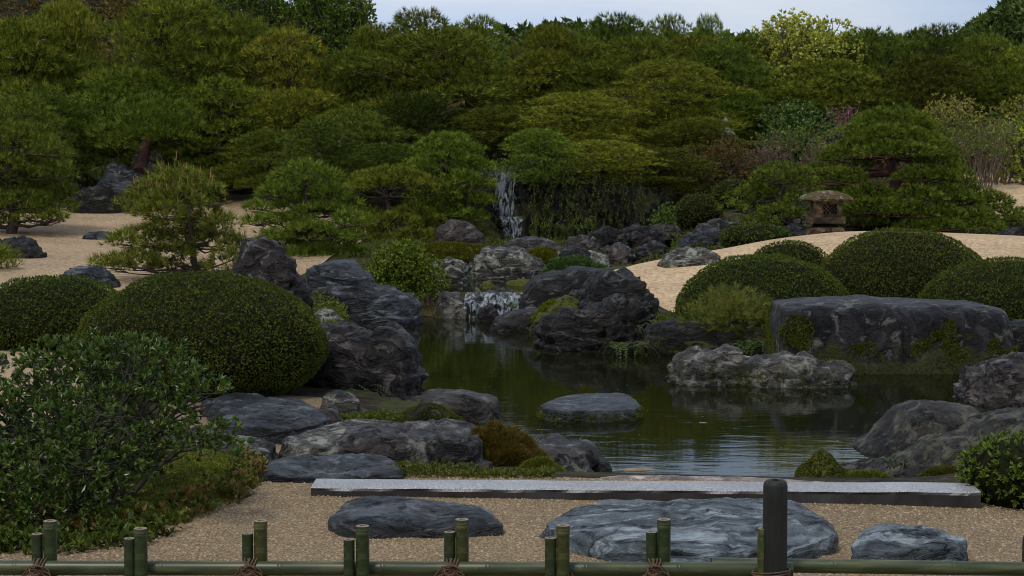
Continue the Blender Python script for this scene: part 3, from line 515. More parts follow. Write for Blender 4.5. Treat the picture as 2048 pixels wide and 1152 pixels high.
rock('broad grey rock of tilted layers above the stream pool', [(930, 548), (950, 520), (965, 502), (1000, 496), (1035, 500), (1068, 518), (1090, 540), (1098, 552)], 558, 'grey', zb=UL, d=1.5, amp=.05, fr=2.2, strata=.9, group=CG)
rock('rounded brown boulder left of the waterfall foot', [(872, 488), (880, 455), (905, 443), (940, 450), (962, 470), (968, 492)], 500, 'brown', zb=None, d=.9, amp=.05, fr=2.6, group=CG)
rock('dark humped rock before the waterfall foot', [(1000, 500), (1015, 482), (1050, 472), (1090, 478), (1120, 492), (1135, 506)], 512, 'purple_pale', zb=None, d=1, amp=.04, fr=2.2, group=CG)
rock('long low grey rock along the right side of the stream', [(1082, 530), (1095, 508), (1130, 501), (1180, 503), (1215, 514), (1222, 532)], 540, 'grey', zb=UL, d=1.0, n=3, amp=.04, fr=2.4, group=CG)
rock('squarish mossy stone left of the tiny stream cascade', [(1200, 524), (1208, 500), (1235, 488), (1262, 498), (1270, 524)], 532, 'brown', zb=UL, d=.7, n=3.4, amp=.05, fr=3, group=CG)
rock('low pale rock right of the tiny stream cascade, beside the dune', [(1318, 532), (1335, 512), (1370, 498), (1405, 497), (1430, 508), (1440, 520)], 536, 'grey', zb=None, d=.9, amp=.05, fr=2.6, group=CG)
rock('blue-black jagged rock between two azalea domes above the dune', [(1366, 492), (1378, 470), (1405, 456), (1430, 460), (1450, 470), (1456, 495)], 500, 'slate', zb=None, d=.9, amp=.08, fr=3, group=CG)
rock('grey stone beneath the low pine left of the stone lantern', [(1380, 474), (1400, 450), (1440, 445), (1475, 450), (1490, 474)], 478, 'purple_pale', Yf=38.5, zb=.5, d=.8, amp=.06, fr=3, group=CG)
rock('grey stone directly left of the stone lantern', [(1555, 478), (1562, 455), (1590, 450), (1612, 456), (1620, 480)], 484, 'slate', Yf=35.6, zb=.6, d=.6, amp=.05, fr=3, group=CG)
rock('little mossy pebble stone in the upper stream pool', [(960, 573), (966, 563), (980, 562), (990, 574)], 577, 'mossrock', zb=UL, d=.3, amp=.015, fr=6, group=CG)
rock('flat mossy islet stone right in the upper stream pool', [(1010, 566), (1022, 560), (1060, 557), (1090, 561), (1095, 568)], 572, 'mossrock', zb=UL, d=.5, n=3, amp=.02, fr=4, group=CG)
rg = random.Random(4)
SZ = ['tallest', 'widest', 'flattest', 'lowest', 'roundest']
for k, (a, b, wd, hh, wh) in enumerate([(1165, 488, 60, 26, 'leftmost of the rubble bank'), (1215, 478, 70, 32, 'behind the squarish mossy stone in the rubble bank'), (1275, 474, 76, 34, 'in the middle of the rubble bank under the cliff'), (1330, 466, 70, 26, 'right end of the rubble bank under the cliff'), (1300, 500, 44, 20, 'just above the tiny stream cascade'), (1150, 506, 46, 14, 'below the rubble bank, nearest the long low grey rock'), (1240, 502, 40, 14, 'right behind the squarish mossy stone')]):
    rock('brown rubble rock ' + wh, [(a - wd * .6, b), (a - wd * .4, b - hh * .4), (a - wd * .05, b - hh * .62), (a + wd * .35, b - hh * .4), (a + wd * .6, b)], b + 5, ['brown', 'dark', 'dark'][k % 3], Yf=38.2 - (b - 470) * .1, zb=max(.1, CZ - (b + 4 - 300) * 38 / F), d=.7, amp=.07, fr=3.2, group=CG)
# left garden
LG = 'rocks in the left gravel garden'
rock('low flat dark stone alone on the left gravel', [(162, 476), (175, 466), (205, 463), (228, 467), (236, 478)], 482, 'slate', zb=None, d=.6, n=3, amp=.03, fr=4, group=LG)
rock('black rugged rock at the foot of the left edge pine', [(-60, 512), (-20, 490), (20, 482), (55, 480), (75, 500), (92, 516)], 520, 'dark', zb=None, d=1., amp=.08, fr=3, group=LG)
rock('blue-grey stone half hidden behind the left azalea dome', [(118, 568), (135, 542), (165, 534), (200, 540), (225, 556), (240, 572)], 580, 'slate', zb=None, d=.7, amp=.05, fr=3, group=LG)
rock('large dark blue triangular rock below the red-trunked pine', [(190, 408), (205, 360), (225, 326), (250, 330), (290, 352), (318, 385), (325, 408)], 412, 'slate', Yf=45.8, zb=.68, d=1.6, n=2.6, amp=.06, fr=1.4, group=LG)
rock('black low rock at the left foot of the dark triangular rock', [(150, 402), (170, 380), (205, 372), (240, 395), (246, 412)], 416, 'dark', Yf=45.4, zb=.66, d=.9, amp=.06, fr=2, group=LG)
rock('pale stone behind the trunk of the red-trunked pine', [(262, 345), (268, 310), (290, 303), (322, 306), (332, 345)], 350, 'grey', Yf=47.6, zb=1.3, d=.8, n=3.4, amp=.04, group=LG)
rock('dark upright stone behind the young candled pine', [(396, 475), (400, 448), (412, 435), (425, 440), (432, 475)], 480, 'dark', zb=None, d=.5, amp=.04, fr=4, group=LG)
rock('stone peeping out under the left azalea dome', [(-30, 730), (-20, 712), (5, 710), (12, 730)], 738, 'slate', zb=None, d=.4, amp=.02, fr=4, group=LG)
rock('flat grey stone on the gravel strip left of the big azalea dome', [(54, 734), (62, 720), (85, 716), (120, 720), (130, 736)], 742, 'brown', zb=None, d=.4, n=3, amp=.02, fr=4, group=LG)
rock('dark low wall stones at the right edge behind the gravel slope', [(1990, 334), (1996, 305), (2020, 302), (2060, 304), (2150, 303), (2160, 334)], 337, 'slate', Yf=52.5, zb=1.6, d=.8, n=5, amp=.04, fr=2, group='rocks on the right slope')
rock('dark jagged stones under the right end of the spreading pine', [(1990, 482), (2005, 466), (2030, 458), (2060, 460), (2100, 465), (2110, 486)], 490, 'dark', Yf=34.3, zb=.55, d=.8, amp=.06, fr=3, group='rocks on the right slope')
rock('blue-grey stone glimpsed beneath the spreading pine', [(1838, 462), (1845, 430), (1862, 424), (1885, 432), (1895, 462)], 468, 'slate', Yf=37.5, zb=.6, d=.6, amp=.05, fr=3, group='rocks on the right slope')
# stepping stones, front to back
slab('largest blue-grey flat stepping stone with a hollow, behind the bamboo fence', [(1085, 1040), (1120, 1022), (1150, 1008), (1200, 996), (1260, 992), (1330, 994), (1400, 1000), (1480, 998), (1560, 998), (1600, 1002), (1630, 1020), (1655, 1050), (1668, 1068), (1620, 1082), (1560, 1088), (1500, 1096), (1440, 1100), (1380, 1096), (1310, 1096), (1230, 1085), (1170, 1072), (1120, 1062)], .12, -.02, 'slate_wet', .02, .035, .035, 1.3, dips=((1225, 1045, .13, .12, .045), (1150, 1050, .1, .2, .02)), q=1.5)
slab('long dark oval stepping stone left of the largest one', [(662, 1030), (672, 1012), (700, 1000), (760, 997), (830, 1000), (900, 998), (950, 1004), (990, 1018), (1010, 1040), (1005, 1046), (960, 1046), (880, 1048), (800, 1046), (730, 1046), (690, 1042)], .11, -.02, 'slate', .02, .025, .03, 1.5, q=1.2)
slab('chunky wet stepping stone at the lower right by the fence', [(1698, 1086), (1712, 1070), (1740, 1056), (1790, 1056), (1830, 1054), (1880, 1062), (1925, 1070), (1936, 1086), (1920, 1094), (1850, 1090), (1780, 1094), (1720, 1094)], .15, -.02, 'slate_wet', .0, .03, .03, 2.4)
slab('pale blue flat stepping stone partly behind the bamboo rail', [(1220, 1112), (1270, 1104), (1340, 1100), (1420, 1102), (1465, 1112), (1470, 1130), (1400, 1150), (1280, 1150), (1215, 1130)], .05, -.04, 'slate_wet', .05, .02, .02, 2)
slab('flat dark blue stepping stone left of the granite slab end', [(520, 935), (535, 920), (570, 908), (640, 905), (720, 906), (770, 915), (798, 935), (790, 945), (720, 950), (640, 952), (560, 950), (528, 946)], .13, -.02, 'slate', .03, .025, .02, 2)
slab('small black stone tucked at the left end of the granite slab', [(574, 976), (585, 967), (610, 965), (630, 972), (632, 982), (600, 984), (578, 983)], .05, -.02, 'dark', .04, .015, .02, 4, q=.6)
slab('rounded grey stepping stone showing right of the leafy bush', [(330, 900), (350, 885), (420, 875), (490, 871), (530, 874), (548, 888), (540, 902), (480, 912), (400, 912), (345, 910)], .12, -.02, 'grey', .04, .03, .03, 2.6)
slab('brown stone half hidden in the leafy bush', [(345, 872), (370, 858), (420, 850), (460, 856), (470, 870), (440, 880), (370, 882)], .1, -.02, 'brown', .05, .03, .03, 3, q=.7)
slab('upper flat grey stepping stone below the big azalea dome', [(405, 800), (430, 790), (480, 785), (520, 790), (550, 800), (545, 815), (500, 825), (450, 822), (415, 812)], .1, -.05, 'slate', .03, .025, .02, 2, q=.8)
slab('broad tilted violet-grey stepping stone beside the big azalea dome', [(432, 838), (470, 815), (540, 800), (600, 803), (650, 818), (672, 828), (640, 842), (580, 852), (500, 852), (450, 848)], .1, -.05, 'slate', .03, .03, .03, 2)
rock('thin dark wedge stone right of the violet-grey stepping stone', [(562, 856), (590, 842), (640, 825), (668, 826), (676, 845)], 866, 'purple', zb=-.03, d=.35, n=2.6, amp=.02, fr=3, group='stepping stones', nm='stepping_stone')
slab('flat layered grey stone left of the craggy dark shore rock', [(562, 878), (600, 862), (660, 845), (720, 834), (780, 835), (815, 848), (800, 862), (740, 880), (680, 892), (600, 890)], .14, -.05, 'grey', .04, .02, .02, 2.0)
rock('craggy dark shore rock with a black hollow near the granite slab', [(640, 905), (650, 880), (700, 862), (760, 855), (840, 852), (900, 851), (940, 856), (962, 872), (975, 905), (985, 945)], 950, 'purple_pale', zb=-.05, d=1.0, n=5, amp=.042, fr=2.2, strata=1.)
rock('small rounded grey stone before the craggy shore rock', [(668, 905), (680, 888), (710, 880), (745, 884), (758, 900)], 908, 'brown', zb=-.02, d=.3, amp=.02, fr=4)
rock('black-sided flat shore rock right of the brown moss clump', [(998, 915), (1008, 886), (1050, 880), (1100, 880), (1150, 884), (1175, 890), (1186, 905), (1188, 940)], 950, 'purple_pale', zb=-.25, d=.9, n=4.5, amp=.04, fr=2.4, strata=.6)
rock('little dark knob at the water end of the black-sided rock', [(1180, 945), (1184, 922), (1200, 915), (1218, 925), (1224, 948)], 952, 'dark', d=.3, n=3, amp=.02, fr=5)
# paving stone beyond the granite slab
slab('pinkish flat paving stone between the granite slab and the water', [(1115, 962), (1140, 952), (1200, 947), (1350, 946), (1500, 948), (1600, 954), (1760, 964), (1760, 975), (1100, 975)], .03, -.4, 'path', .01, .008, .0, 2, group='paving', nm='paving_stone')
slab('pale flat paving stone behind the middle of the granite slab', [(845, 966), (880, 958), (960, 952), (1020, 952), (1060, 962), (1060, 976), (850, 976)], .04, -.2, 'path', .01, .008, .0, 2, group='paving', nm='paving_stone')
# granite slab
def bar(px0, px1, py0b, py1b, zt, hgt, label):
    A, B_ = atZ(px0, py0b, zt), atZ(px1, py1b, zt); k = 150; b = MB()
    ux = np.linspace(0, 1, k); prof = [(0, -hgt), (0, -.02), (.004, -.006), (.015, 0), (.15, .002), (.31, 0), (.32, -.01), (.325, -hgt)]
    V = []
    for dy, dz in prof:
        x = A.x + (B_.x - A.x) * ux; y = A.y + (B_.y - A.y) * ux + dy; z = np.full(k, zt + dz)
        P = np.c_[x, y, z]; rough = .022 if dz < -.01 else .006; P[:, 1] += rough * fbm(P * [4, 1, 9], 5, 5) * (1 if dz < -.01 else .5); P[:, 2] += .004 * fbm(P * [3, 3, 3], 8, 4); V.append(P)
    n_ = len(prof); V = np.stack(V, 1).reshape(-1, 3); Q = grid_quads(k, n_); b.add(V, Q)
    for e in (0, k - 1): c = V[e * n_:(e + 1) * n_]; b.add(c, np.array([[0, q + 1, q + 2] for q in range(n_ - 2)]))
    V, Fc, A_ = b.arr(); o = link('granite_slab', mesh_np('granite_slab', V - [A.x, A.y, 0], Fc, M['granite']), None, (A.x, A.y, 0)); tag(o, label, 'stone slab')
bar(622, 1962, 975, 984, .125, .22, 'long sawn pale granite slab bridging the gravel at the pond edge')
# ------------------------------------------------------------------ plants
rng = np.random.default_rng(7)
def sphere_pts(n, r, top=-.2):
    z = r.uniform(top, 1, n); a = r.uniform(0, 2 * np.pi, n); s = np.sqrt(1 - z * z); return np.c_[s * np.cos(a), s * np.sin(a), z]
def dome(label, x0, x1, top, Y, ry=None, base=None, cat='azalea', mat='azalea', leaf=.026, dens=1.0, k=3, color=(1, 1, 1), low=.25, group='clipped azalea domes', sq=2.1, top_shift=0, seed=0):
    r = np.random.default_rng(int(abs(x0) + abs(x1) * 3 + top)); cx = X_((x0 + x1) / 2, Y); rx = X_(1024 + (x1 - x0) / 2, Y); g = tz(cx, Y) - .05
    zt = atY((x0 + x1) / 2, top, Y).z; h = zt - g; cz = h * low; rz = h - cz; ry = ry or rx * .9
    root = empty('azalea_shrub' if cat == 'azalea' else cat.replace(' ', '_'), (cx, Y, g)); tag(root, label, cat, group)
    def shape(D, sc=1.0):
        e = 2 / sq; d = nrm(np.sign(D) * np.abs(D) ** e) if False else D
        rad = (np.abs(d[:, 0]) ** sq + np.abs(d[:, 1]) ** sq + np.abs(d[:, 2]) ** sq) ** (-1 / sq)
        bulge = 1 + .035 * fbm(d * 2.6 + seed + x0, seed + 3, 3)
        P = d * (rad * bulge * sc)[:, None]; zz = np.where(P[:, 2] > 0, P[:, 2] * rz, P[:, 2] * (cz + .1)); ins = np.where(P[:, 2] < 0, 1 + .12 * P[:, 2], 1)
        return np.c_[P[:, 0] * rx * ins + top_shift * np.maximum(P[:, 2], 0) * rx, P[:, 1] * ry * ins, cz + zz]
    th = np.linspace(0, np.pi, 30); ph = np.linspace(0, 2 * np.pi, 49); T, Ph = np.meshgrid(th, ph, indexing='ij'); D = np.stack([np.sin(T) * np.cos(Ph), np.sin(T) * np.sin(Ph), np.cos(T)], -1).reshape(-1, 3)
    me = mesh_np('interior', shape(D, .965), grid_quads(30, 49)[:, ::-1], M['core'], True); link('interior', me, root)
    area = 2 * np.pi * ((rx * ry + rx * rz + ry * rz) / 3) * 1.25; n = int(area / (leaf * .72) ** 2 * dens); n = min(n, 44000)
    D = sphere_pts(n, r, -.85); P = shape(D, 1 + .0 * n); nr = nrm(D / [rx, ry, rz]); P = P + nr * (r.normal(0, .006, n) + .004)[:, None] * (leaf / .02)
    lump = fbm(P * 9, 5, 2) + .7 * fbm(P * 1.8 + x0, 6, 2); P = P + nr * (lump * .012)[:, None]
    up = nrm(nr + [0, 0, .35]); V, Fc, A = leaves(r, P, up, k, leaf, leaf * .5, .6, .2); A = np.clip(A * .75 + .25 * np.repeat(.5 + lump * .8, k * 4), 0, 1)
    tag(link('leaves', mesh_np('leaves', V, Fc, M[mat], False, A), root, color=color), kind='stuff'); return root
dome('largest azalea dome, left foreground behind the leafy bush', 148, 650, 547, 17.4, leaf=.0205, low=.36, color=(.95, .95, .9), sq=2.05, dens=1.05)
dome('azalea dome at the left edge beside the largest dome', -60, 262, 556, 21.0, leaf=.027, low=.35, color=(.9, 1, .9), sq=2.1)
dome('broad azalea dome left behind the massive flat block', 1352, 1702, 512, 24.9, leaf=.025, ry=.95, low=.1, color=(.95, 1.05, .95))
dome('largest azalea dome on the gravel dune, centre of the right trio', 1632, 1990, 459, 26.6, leaf=.026, ry=1.0, low=.1, color=(1.05, 1, .95))
dome('azalea dome at the right edge behind the massive block', 1840, 2200, 521, 24.2, leaf=.025, ry=.95, low=.12, color=(.95, 1, .95))
dome('low azalea dome behind the broad dome on the dune', 1492, 1668, 485, 27.6, leaf=.03, low=.3)
dome('small round azalea dome left of the stone lantern', 1442, 1580, 450, 34.5, leaf=.04, low=.4, color=(.9, 1, .9))
dome('dark brownish azalea dome beside the stream cliff', 1352, 1440, 391, 39.5, leaf=.045, low=.5, color=(.8, .75, .8))
dome('azalea dome behind the brownish one, nearer the pines', 1425, 1512, 362, 41.5, leaf=.045, low=.45, color=(.85, .9, .9))
dome('flattest azalea dome left of the upper pair above the stream', 1382, 1442, 374, 42.2, leaf=.045, low=.45, color=(.75, .8, .8))
dome('glossy green clipped bush at the lower right corner', 1936, 2200, 876, 11.75, ry=.38, leaf=.036, k=5, mat='leaf_b', low=.55, cat='clipped bush', color=(.85, .9, .7), group='bushes at the court edge', dens=.75)
dome('small clipped mound at the foot of the spreading pine', 1925, 1992, 458, 35.8, leaf=.045, low=.3)
dome('little clipped mound under the left of the spreading pine', 1712, 1790, 440, 37, leaf=.045, low=.4, color=(.85, .9, .85))
dome('clipped mound low in the pine wood left of the dark triangular rock', 150, 215, 372, 50, leaf=.05, low=.4, color=(.8, .85, .8))

def pine_arrays(seed, H, W, D=None, npads=34, pr=.30, cs=.28, Lt=.13, wt=.011, k=9, sp=.12, flat=.42, env='dome', open_=.1, trunk_r=None, lean=0., shell=.72):
    """returns trunk builder and crown (V, F, attr); crown width W, height H"""
    r = np.random.default_rng(seed); D = D or W; wood = MB(); tr = trunk_r or H * .028
    nT = 14; tt = np.linspace(0, 1, nT); wob = np.cumsum(r.normal(0, .035, (nT, 2)), 0) * H * .5; wob -= wob[:1]; wob *= (1 - .3 * tt)[:, None]
    T = np.c_[wob[:, 0] * .6 + lean * H * tt, wob[:, 1] * .6, tt * H * .92]; wood.tube(T, tr * (1.15 - tt * .95), 8)
    Ps, Ds = [], []
    def envr(t):
        if env == 'dome': return (max(0, 1 - max(0, (t - cs - .08) / (1.0 - cs - .08)) ** 2.6)) ** .6 if t < 1 else 0
        if env == 'cone': return max(.05, (1 - t) / (1 - cs)) ** .8
        return math.sqrt(max(0, 1 - ((t - .5) / .52) ** 2))
    pads = []
    for i in range(npads):
        f = (i + .5) / npads; t = cs + (1 - cs) * (1 - (1 - f) ** 1.0) ; t = cs + (1 - cs) * f ** .95
        e = envr(t); a = i * 2.39996 + r.uniform(-.4, .4); q = (shell + r.uniform(-.15, .12)) if (i % 3) else r.uniform(.15, .6)
        q *= 1 if f < .93 else .3; pw = pr * W / 2 * (.95 + .35 * r.uniform() - .25 * f) * 1.3
        c = np.array([math.cos(a) * (e * W / 2 - pw * .55) * q * 1.2, math.sin(a) * (e * D / 2 - pw * .55) * q * 1.2, 0]); j = np.interp(t, tt, np.arange(nT)); tp = np.array([np.interp(j, np.arange(nT), T[:, q2]) for q2 in range(3)])
        z = t * H - pw * flat * .9; c = c + [tp[0], tp[1], z]; pads.append((c, pw))
        zb = max(.1, min(z / H - .12 * r.uniform(.5, 1.3), .9)); st = np.array([np.interp(zb, tt, T[:, q2]) for q2 in range(2)] + [zb * H * .92])
        m1 = (st + c) / 2 + r.normal(0, .04 * W, 3) * [1, 1, .4]; cv = np.array([st, st * .5 + m1 * .5 + r.normal(0, .01 * W, 3), m1, m1 * .5 + c * .5 + [0, 0, -.05 * pw], c + [0, 0, -.1 * pw]])
        wood.tube(cv, np.linspace(tr * .42 * (1 - .6 * f), tr * .13, 5), 5, False)
        for _ in range(5):
            a2 = r.uniform(0, 6.28); en = c + [math.cos(a2) * pw * .8, math.sin(a2) * pw * .8, pw * flat * .25]; wood.tube([cv[3], (cv[4] + en) / 2 + r.normal(0, .05 * pw, 3), en], [tr * .12, tr * .09, tr * .04], 4, False)
        n = int(2 * math.pi * pw * pw * .85 / sp ** 2); S = sphere_pts(n, r, -.15); rj = 1 + .30 * vn(S * 3.2 + i * 5, seed) + r.normal(0, .08, n)
        P = c + S * rj[:, None] * [pw, pw, pw * flat]; keep = vn(P * 2.2 / max(W, 1) * 5, seed + 1) > -1 + open_ * 2 * 1.0; keep &= (S[:, 2] > -.05) | (r.uniform(size=n) < .5); keep &= vn(P / max(.16, .09 * W / 3) * .9, seed + 4) > -.42
        dd = nrm(S * [1, 1, .6] + [0, 0, .55]); Ps.append(P[keep]); Ds.append(dd[keep])
        n2_ = n // 5; S = sphere_pts(n2_, r, -.9); Ps.append(c + S * (r.uniform(.2, .85, (n2_, 1))) * [pw, pw, pw * flat * 1.1]); Ds.append(nrm(S + [0, 0, .3]))
    P = np.concatenate(Ps); Dd = np.concatenate(Ds); V, Fc, A = tufts(r, P, Dd, k, Lt, wt, .42)
    return wood, (V, Fc, A), (P, Dd)
def make_pine(label, H, W, loc, seed, rz=0, color=(1, 1, 1), mat='needle', bark='bark', group='pines', candles=0, **kw):
    wood, cr, (P, Dd) = pine_arrays(seed, H, W, **kw); root = empty('pine_tree', loc, rz); tag(root, label, 'pine tree', group)
    wood.build('trunk', M[bark], root, smooth=True); tag(link('crown', mesh_np('crown', *cr[:2], M[mat], False, cr[2]), root, color=color), kind='stuff')
    if candles:
        r = np.random.default_rng(seed + 1); top = P[P[:, 2] > np.quantile(P[:, 2], .72)] + [0, 0, .05]; b = MB()
        for q in r.choice(len(top), candles, False): p = top[q]; b.tube([p, p + [r.normal(0, .012), r.normal(0, .012), r.uniform(.10, .20)]], [.009, .005], 5)
        tag(b.build('candle_shoots', M['candle'], root), kind='stuff')
    return root
def pine_px(label, cx, top, wpx, Y, seed, base=None, **kw):
    x = X_(cx, Y); z = tz(x, Y) if base is None else base; return make_pine(label, atY(cx, top, Y).z - z, wpx / F * Y, (x, Y, z - .03), seed, **kw)
FP = 'garden pines'
pine_px('tiny yellow-green pine on the pond bank before the azalea', 1460, 572, 190, 23.6, 18, base=-.12, npads=16, pr=.36, cs=.42, Lt=.11, wt=.0055, k=14, sp=.085, flat=.6, open_=.22, mat='needle_y', group=FP, trunk_r=.022)
pine_px('pine sprig entering at the left edge behind the azalea dome', -25, 480, 120, 33, 19, npads=14, pr=.4, cs=.3, Lt=.12, wt=.008, k=11, sp=.1, flat=.6, color=(1.2, 1.2, 1), group=FP)
# garden pines trained into pads, each pad set by hand
def padded_pine(label, Y, T, tr, pads, Lt=.11, wt=.011, k=10, sp=.08, color=(1, 1, 1), candles=0, bark='bark', ks=(1.1, 1.5), seed=5, base=None, up=.6):
    x0 = X_(T[0][0], Y); g = tz(x0, Y) if base is None else base; root = empty('pine_tree', (x0, Y, g)); tag(root, label, 'pine tree', FP); r = np.random.default_rng(seed); wood = MB()
    def lp(px, py, dy=0): p = atY(px, py, Y + dy); return np.array([p.x - x0, dy, p.z - g])
    T3 = np.array([lp(*q) for q in T]); T3[0, 2] = min(T3[0, 2], -.02); n = len(T3); tt = np.linspace(0, n - 1, n * 4); wood.tube(np.stack([np.interp(tt, np.arange(n), T3[:, q]) for q in range(3)], 1) + np.c_[.012 * np.sin(tt * 5), .012 * np.cos(tt * 4), 0 * tt], np.interp(tt, np.arange(n), np.linspace(tr, tr * .3, n)), 9)
    Ps, Ds = [], []; ztop = lp(*pads[0][:2])[2]; full = []
    for i, pd in enumerate(pads):
        px, py, rw, rh = pd[:4]; dy = pd[4] if len(pd) > 4 else r.uniform(-.75, .35) * min(1.2, (py - pads[0][1]) / 90 + .3); full.append((px, py, rw, rh, dy))
        if rw > 26: full.append((px + r.uniform(-20, 20), py + 6, rw * .8, rh * .9, r.uniform(.5, 1.0) * rw * Y / F * 1.3))
    for i, (px, py, rw, rh, dy) in enumerate(full):
        c = lp(px, py + rh * .5, dy); a = rw * ks[0] / F * Y; b = rh * ks[1] / F * Y
        j = int(np.clip(np.searchsorted(-np.array([q[1] for q in T]), -(py + 12)) , 1, n - 1)); st = T3[j - 1] * .6 + T3[j] * .4; md = (st + c) / 2 + [0, 0, -.05] + r.normal(0, .04, 3); cb = c - [0, 0, b * .25]
        wood.tube([st, (st + md) / 2 + r.normal(0, .025, 3), md, (md + cb) / 2 + r.normal(0, .02, 3), cb], np.linspace(tr * .34, tr * .09, 5), 6, False)
        for _ in range(8):
            q = r.uniform(0, 6.28); en = cb + [math.cos(q) * a * .85, math.sin(q) * a * .7, b * .15]; wood.tube([md * .3 + cb * .7, (cb + en) / 2 + r.normal(0, .02, 3), en], [tr * .09, tr * .065, tr * .03], 4, False)
        m_ = int(2 * math.pi * a * a / sp ** 2); S = sphere_pts(m_, r, -.12); rj = 1 + .26 * vn(S * 3.1 + i * 3, seed) + r.normal(0, .07, m_); P = c + S * rj[:, None] * [a, a * .85, b]
        kp = vn(P / .14, seed + 3) > -.5; Ps.append(P[kp]); Ds.append(nrm(S * [1, 1, .6] + [0, 0, up])[kp])
    P, D = np.concatenate(Ps), np.concatenate(Ds); V, Fc, A = tufts(r, P, D, k, Lt, wt, .42)
    wood.build('trunk', M[bark], root, smooth=True); tag(link('crown', mesh_np('crown', V, Fc, M['needle'], False, A), root, color=color), kind='stuff')
    if candles:
        top = P[P[:, 2] > np.quantile(P[:, 2], .70)] + [0, 0, .05]; b = MB()
        for q in r.choice(len(top), candles, False): p = top[q]; b.tube([p, p + [r.normal(0, .012), r.normal(0, .012), r.uniform(.08, .17)]], [.009, .005], 5)
        tag(b.build('candle_shoots', M['candle'], root), kind='stuff')
padded_pine('large spreading cloud-pruned pine right of the stone lantern', 37.3, [(1786, 482), (1790, 440), (1782, 400), (1792, 360), (1780, 325), (1786, 290), (1780, 255)], .16,
    [(1785, 232, 60, 22, 0), (1740, 258, 50, 20, -.3), (1835, 258, 52, 20, .2), (1785, 270, 74, 22, -.6), (1720, 286, 40, 20, .4), (1857, 290, 42, 20, -.3), (1790, 300, 78, 20, -.9), (1872, 318, 44, 18, .5), (1752, 238, 44, 20, .6), (1820, 240, 40, 20, .7),
     (1672, 308, 38, 18, .1), (1645, 334, 28, 18, 0), (1700, 328, 42, 16, .8), (1682, 352, 52, 20, -.5), (1735, 384, 48, 18, -.8), (1672, 384, 42, 18, -.2), (1745, 412, 58, 20, -1.1), (1700, 408, 44, 18, .2), (1712, 438, 50, 16, -.5),
     (1900, 345, 40, 22, .1), (1860, 350, 48, 20, -.5), (1828, 348, 34, 18, -1), (1885, 385, 48, 20, -.5), (1835, 388, 42, 20, -1.2), (1820, 420, 48, 20, -1.3), (1870, 424, 50, 20, -.9), (1922, 400, 44, 20, 0), (1955, 392, 40, 18, .3), (1992, 398, 32, 14, .1), (1942, 430, 46, 18, -.5), (2000, 425, 42, 18, -.2), (2034, 445, 34, 14, -.3), (1960, 452, 42, 14, -.8), (1880, 450, 44, 14, -1.3), (1830, 454, 42, 12, -1.3), (1780, 440, 38, 14, 1.0), (2050, 425, 26, 12, .3), (1922, 366, 28, 14, .4)], Lt=.09, wt=.0125, k=9, sp=.064, color=(.95, 1.05, .75), bark='bark_r', ks=(1.05, 1.2))
padded_pine('pruned pine at the left edge standing on a black rock', 40.5, [(22, 492), (24, 462), (30, 430), (20, 385), (14, 335), (26, 285), (20, 240)], .13,
    [(30, 216, 58, 22), (-18, 244, 48, 22), (74, 246, 42, 20), (25, 280, 70, 24), (98, 298, 36, 18), (-40, 305, 48, 22), (52, 326, 74, 22), (112, 342, 34, 18), (18, 362, 68, 22), (84, 374, 56, 20), (130, 384, 24, 14), (40, 402, 58, 18), (104, 410, 44, 16), (-30, 398, 50, 22), (74, 434, 40, 11), (-24, 438, 40, 15), (112, 432, 22, 9), (60, 268, 40, 18), (-5, 325, 50, 20)], Lt=.12, wt=.0125, k=10, sp=.088, color=(1.0, 1.08, .85), seed=6)
padded_pine('layered bright pine behind the tall leaning purple stone', 35, [(628, 548), (622, 490), (614, 440), (612, 385), (610, 345)], .085,
    [(607, 338, 36, 15), (570, 354, 24, 11), (645, 352, 28, 12), (610, 372, 56, 14), (552, 384, 32, 10), (664, 384, 34, 12), (600, 404, 48, 12), (524, 412, 30, 8), (694, 408, 30, 11), (645, 424, 56, 13), (568, 440, 52, 10), (512, 442, 26, 8), (704, 440, 32, 13), (620, 466, 72, 14), (684, 478, 46, 14), (560, 482, 44, 11), (645, 505, 66, 14), (702, 506, 36, 13), (590, 516, 46, 13)], Lt=.15, wt=.011, k=10, sp=.088, color=(1.05, 1.2, .9), seed=7, up=.4)
padded_pine('rounded bright green pine directly left of the waterfall', 41, [(872, 462), (880, 410), (888, 360), (896, 315)], .10,
    [(893, 284, 40, 16), (858, 300, 34, 14), (930, 302, 36, 15), (895, 320, 56, 15), (838, 334, 32, 13), (952, 334, 30, 14), (880, 352, 48, 14), (932, 362, 44, 15), (824, 362, 26, 11), (962, 372, 24, 12), (868, 386, 48, 14), (922, 398, 46, 15), (962, 402, 24, 11), (848, 412, 38, 13), (900, 426, 46, 13), (945, 432, 28, 11)], Lt=.125, wt=.0125, k=10, sp=.085, color=(1.1, 1.25, .85), seed=8)
padded_pine('olive umbrella-shaped pine behind the round-leaved shrub', 39.5, [(806, 500), (800, 455), (782, 425), (774, 405), (770, 375)], .085,
    [(775, 348, 52, 12), (735, 358, 34, 12), (820, 356, 36, 12), (708, 380, 22, 10), (850, 380, 24, 11), (775, 366, 62, 11), (728, 428, 38, 12), (826, 428, 46, 13), (780, 444, 56, 13), (862, 448, 38, 13), (740, 460, 44, 13), (832, 474, 52, 13), (780, 484, 56, 13), (884, 474, 28, 11)], Lt=.11, wt=.0125, k=9, sp=.082, color=(1.15, 1.05, .7), seed=9)
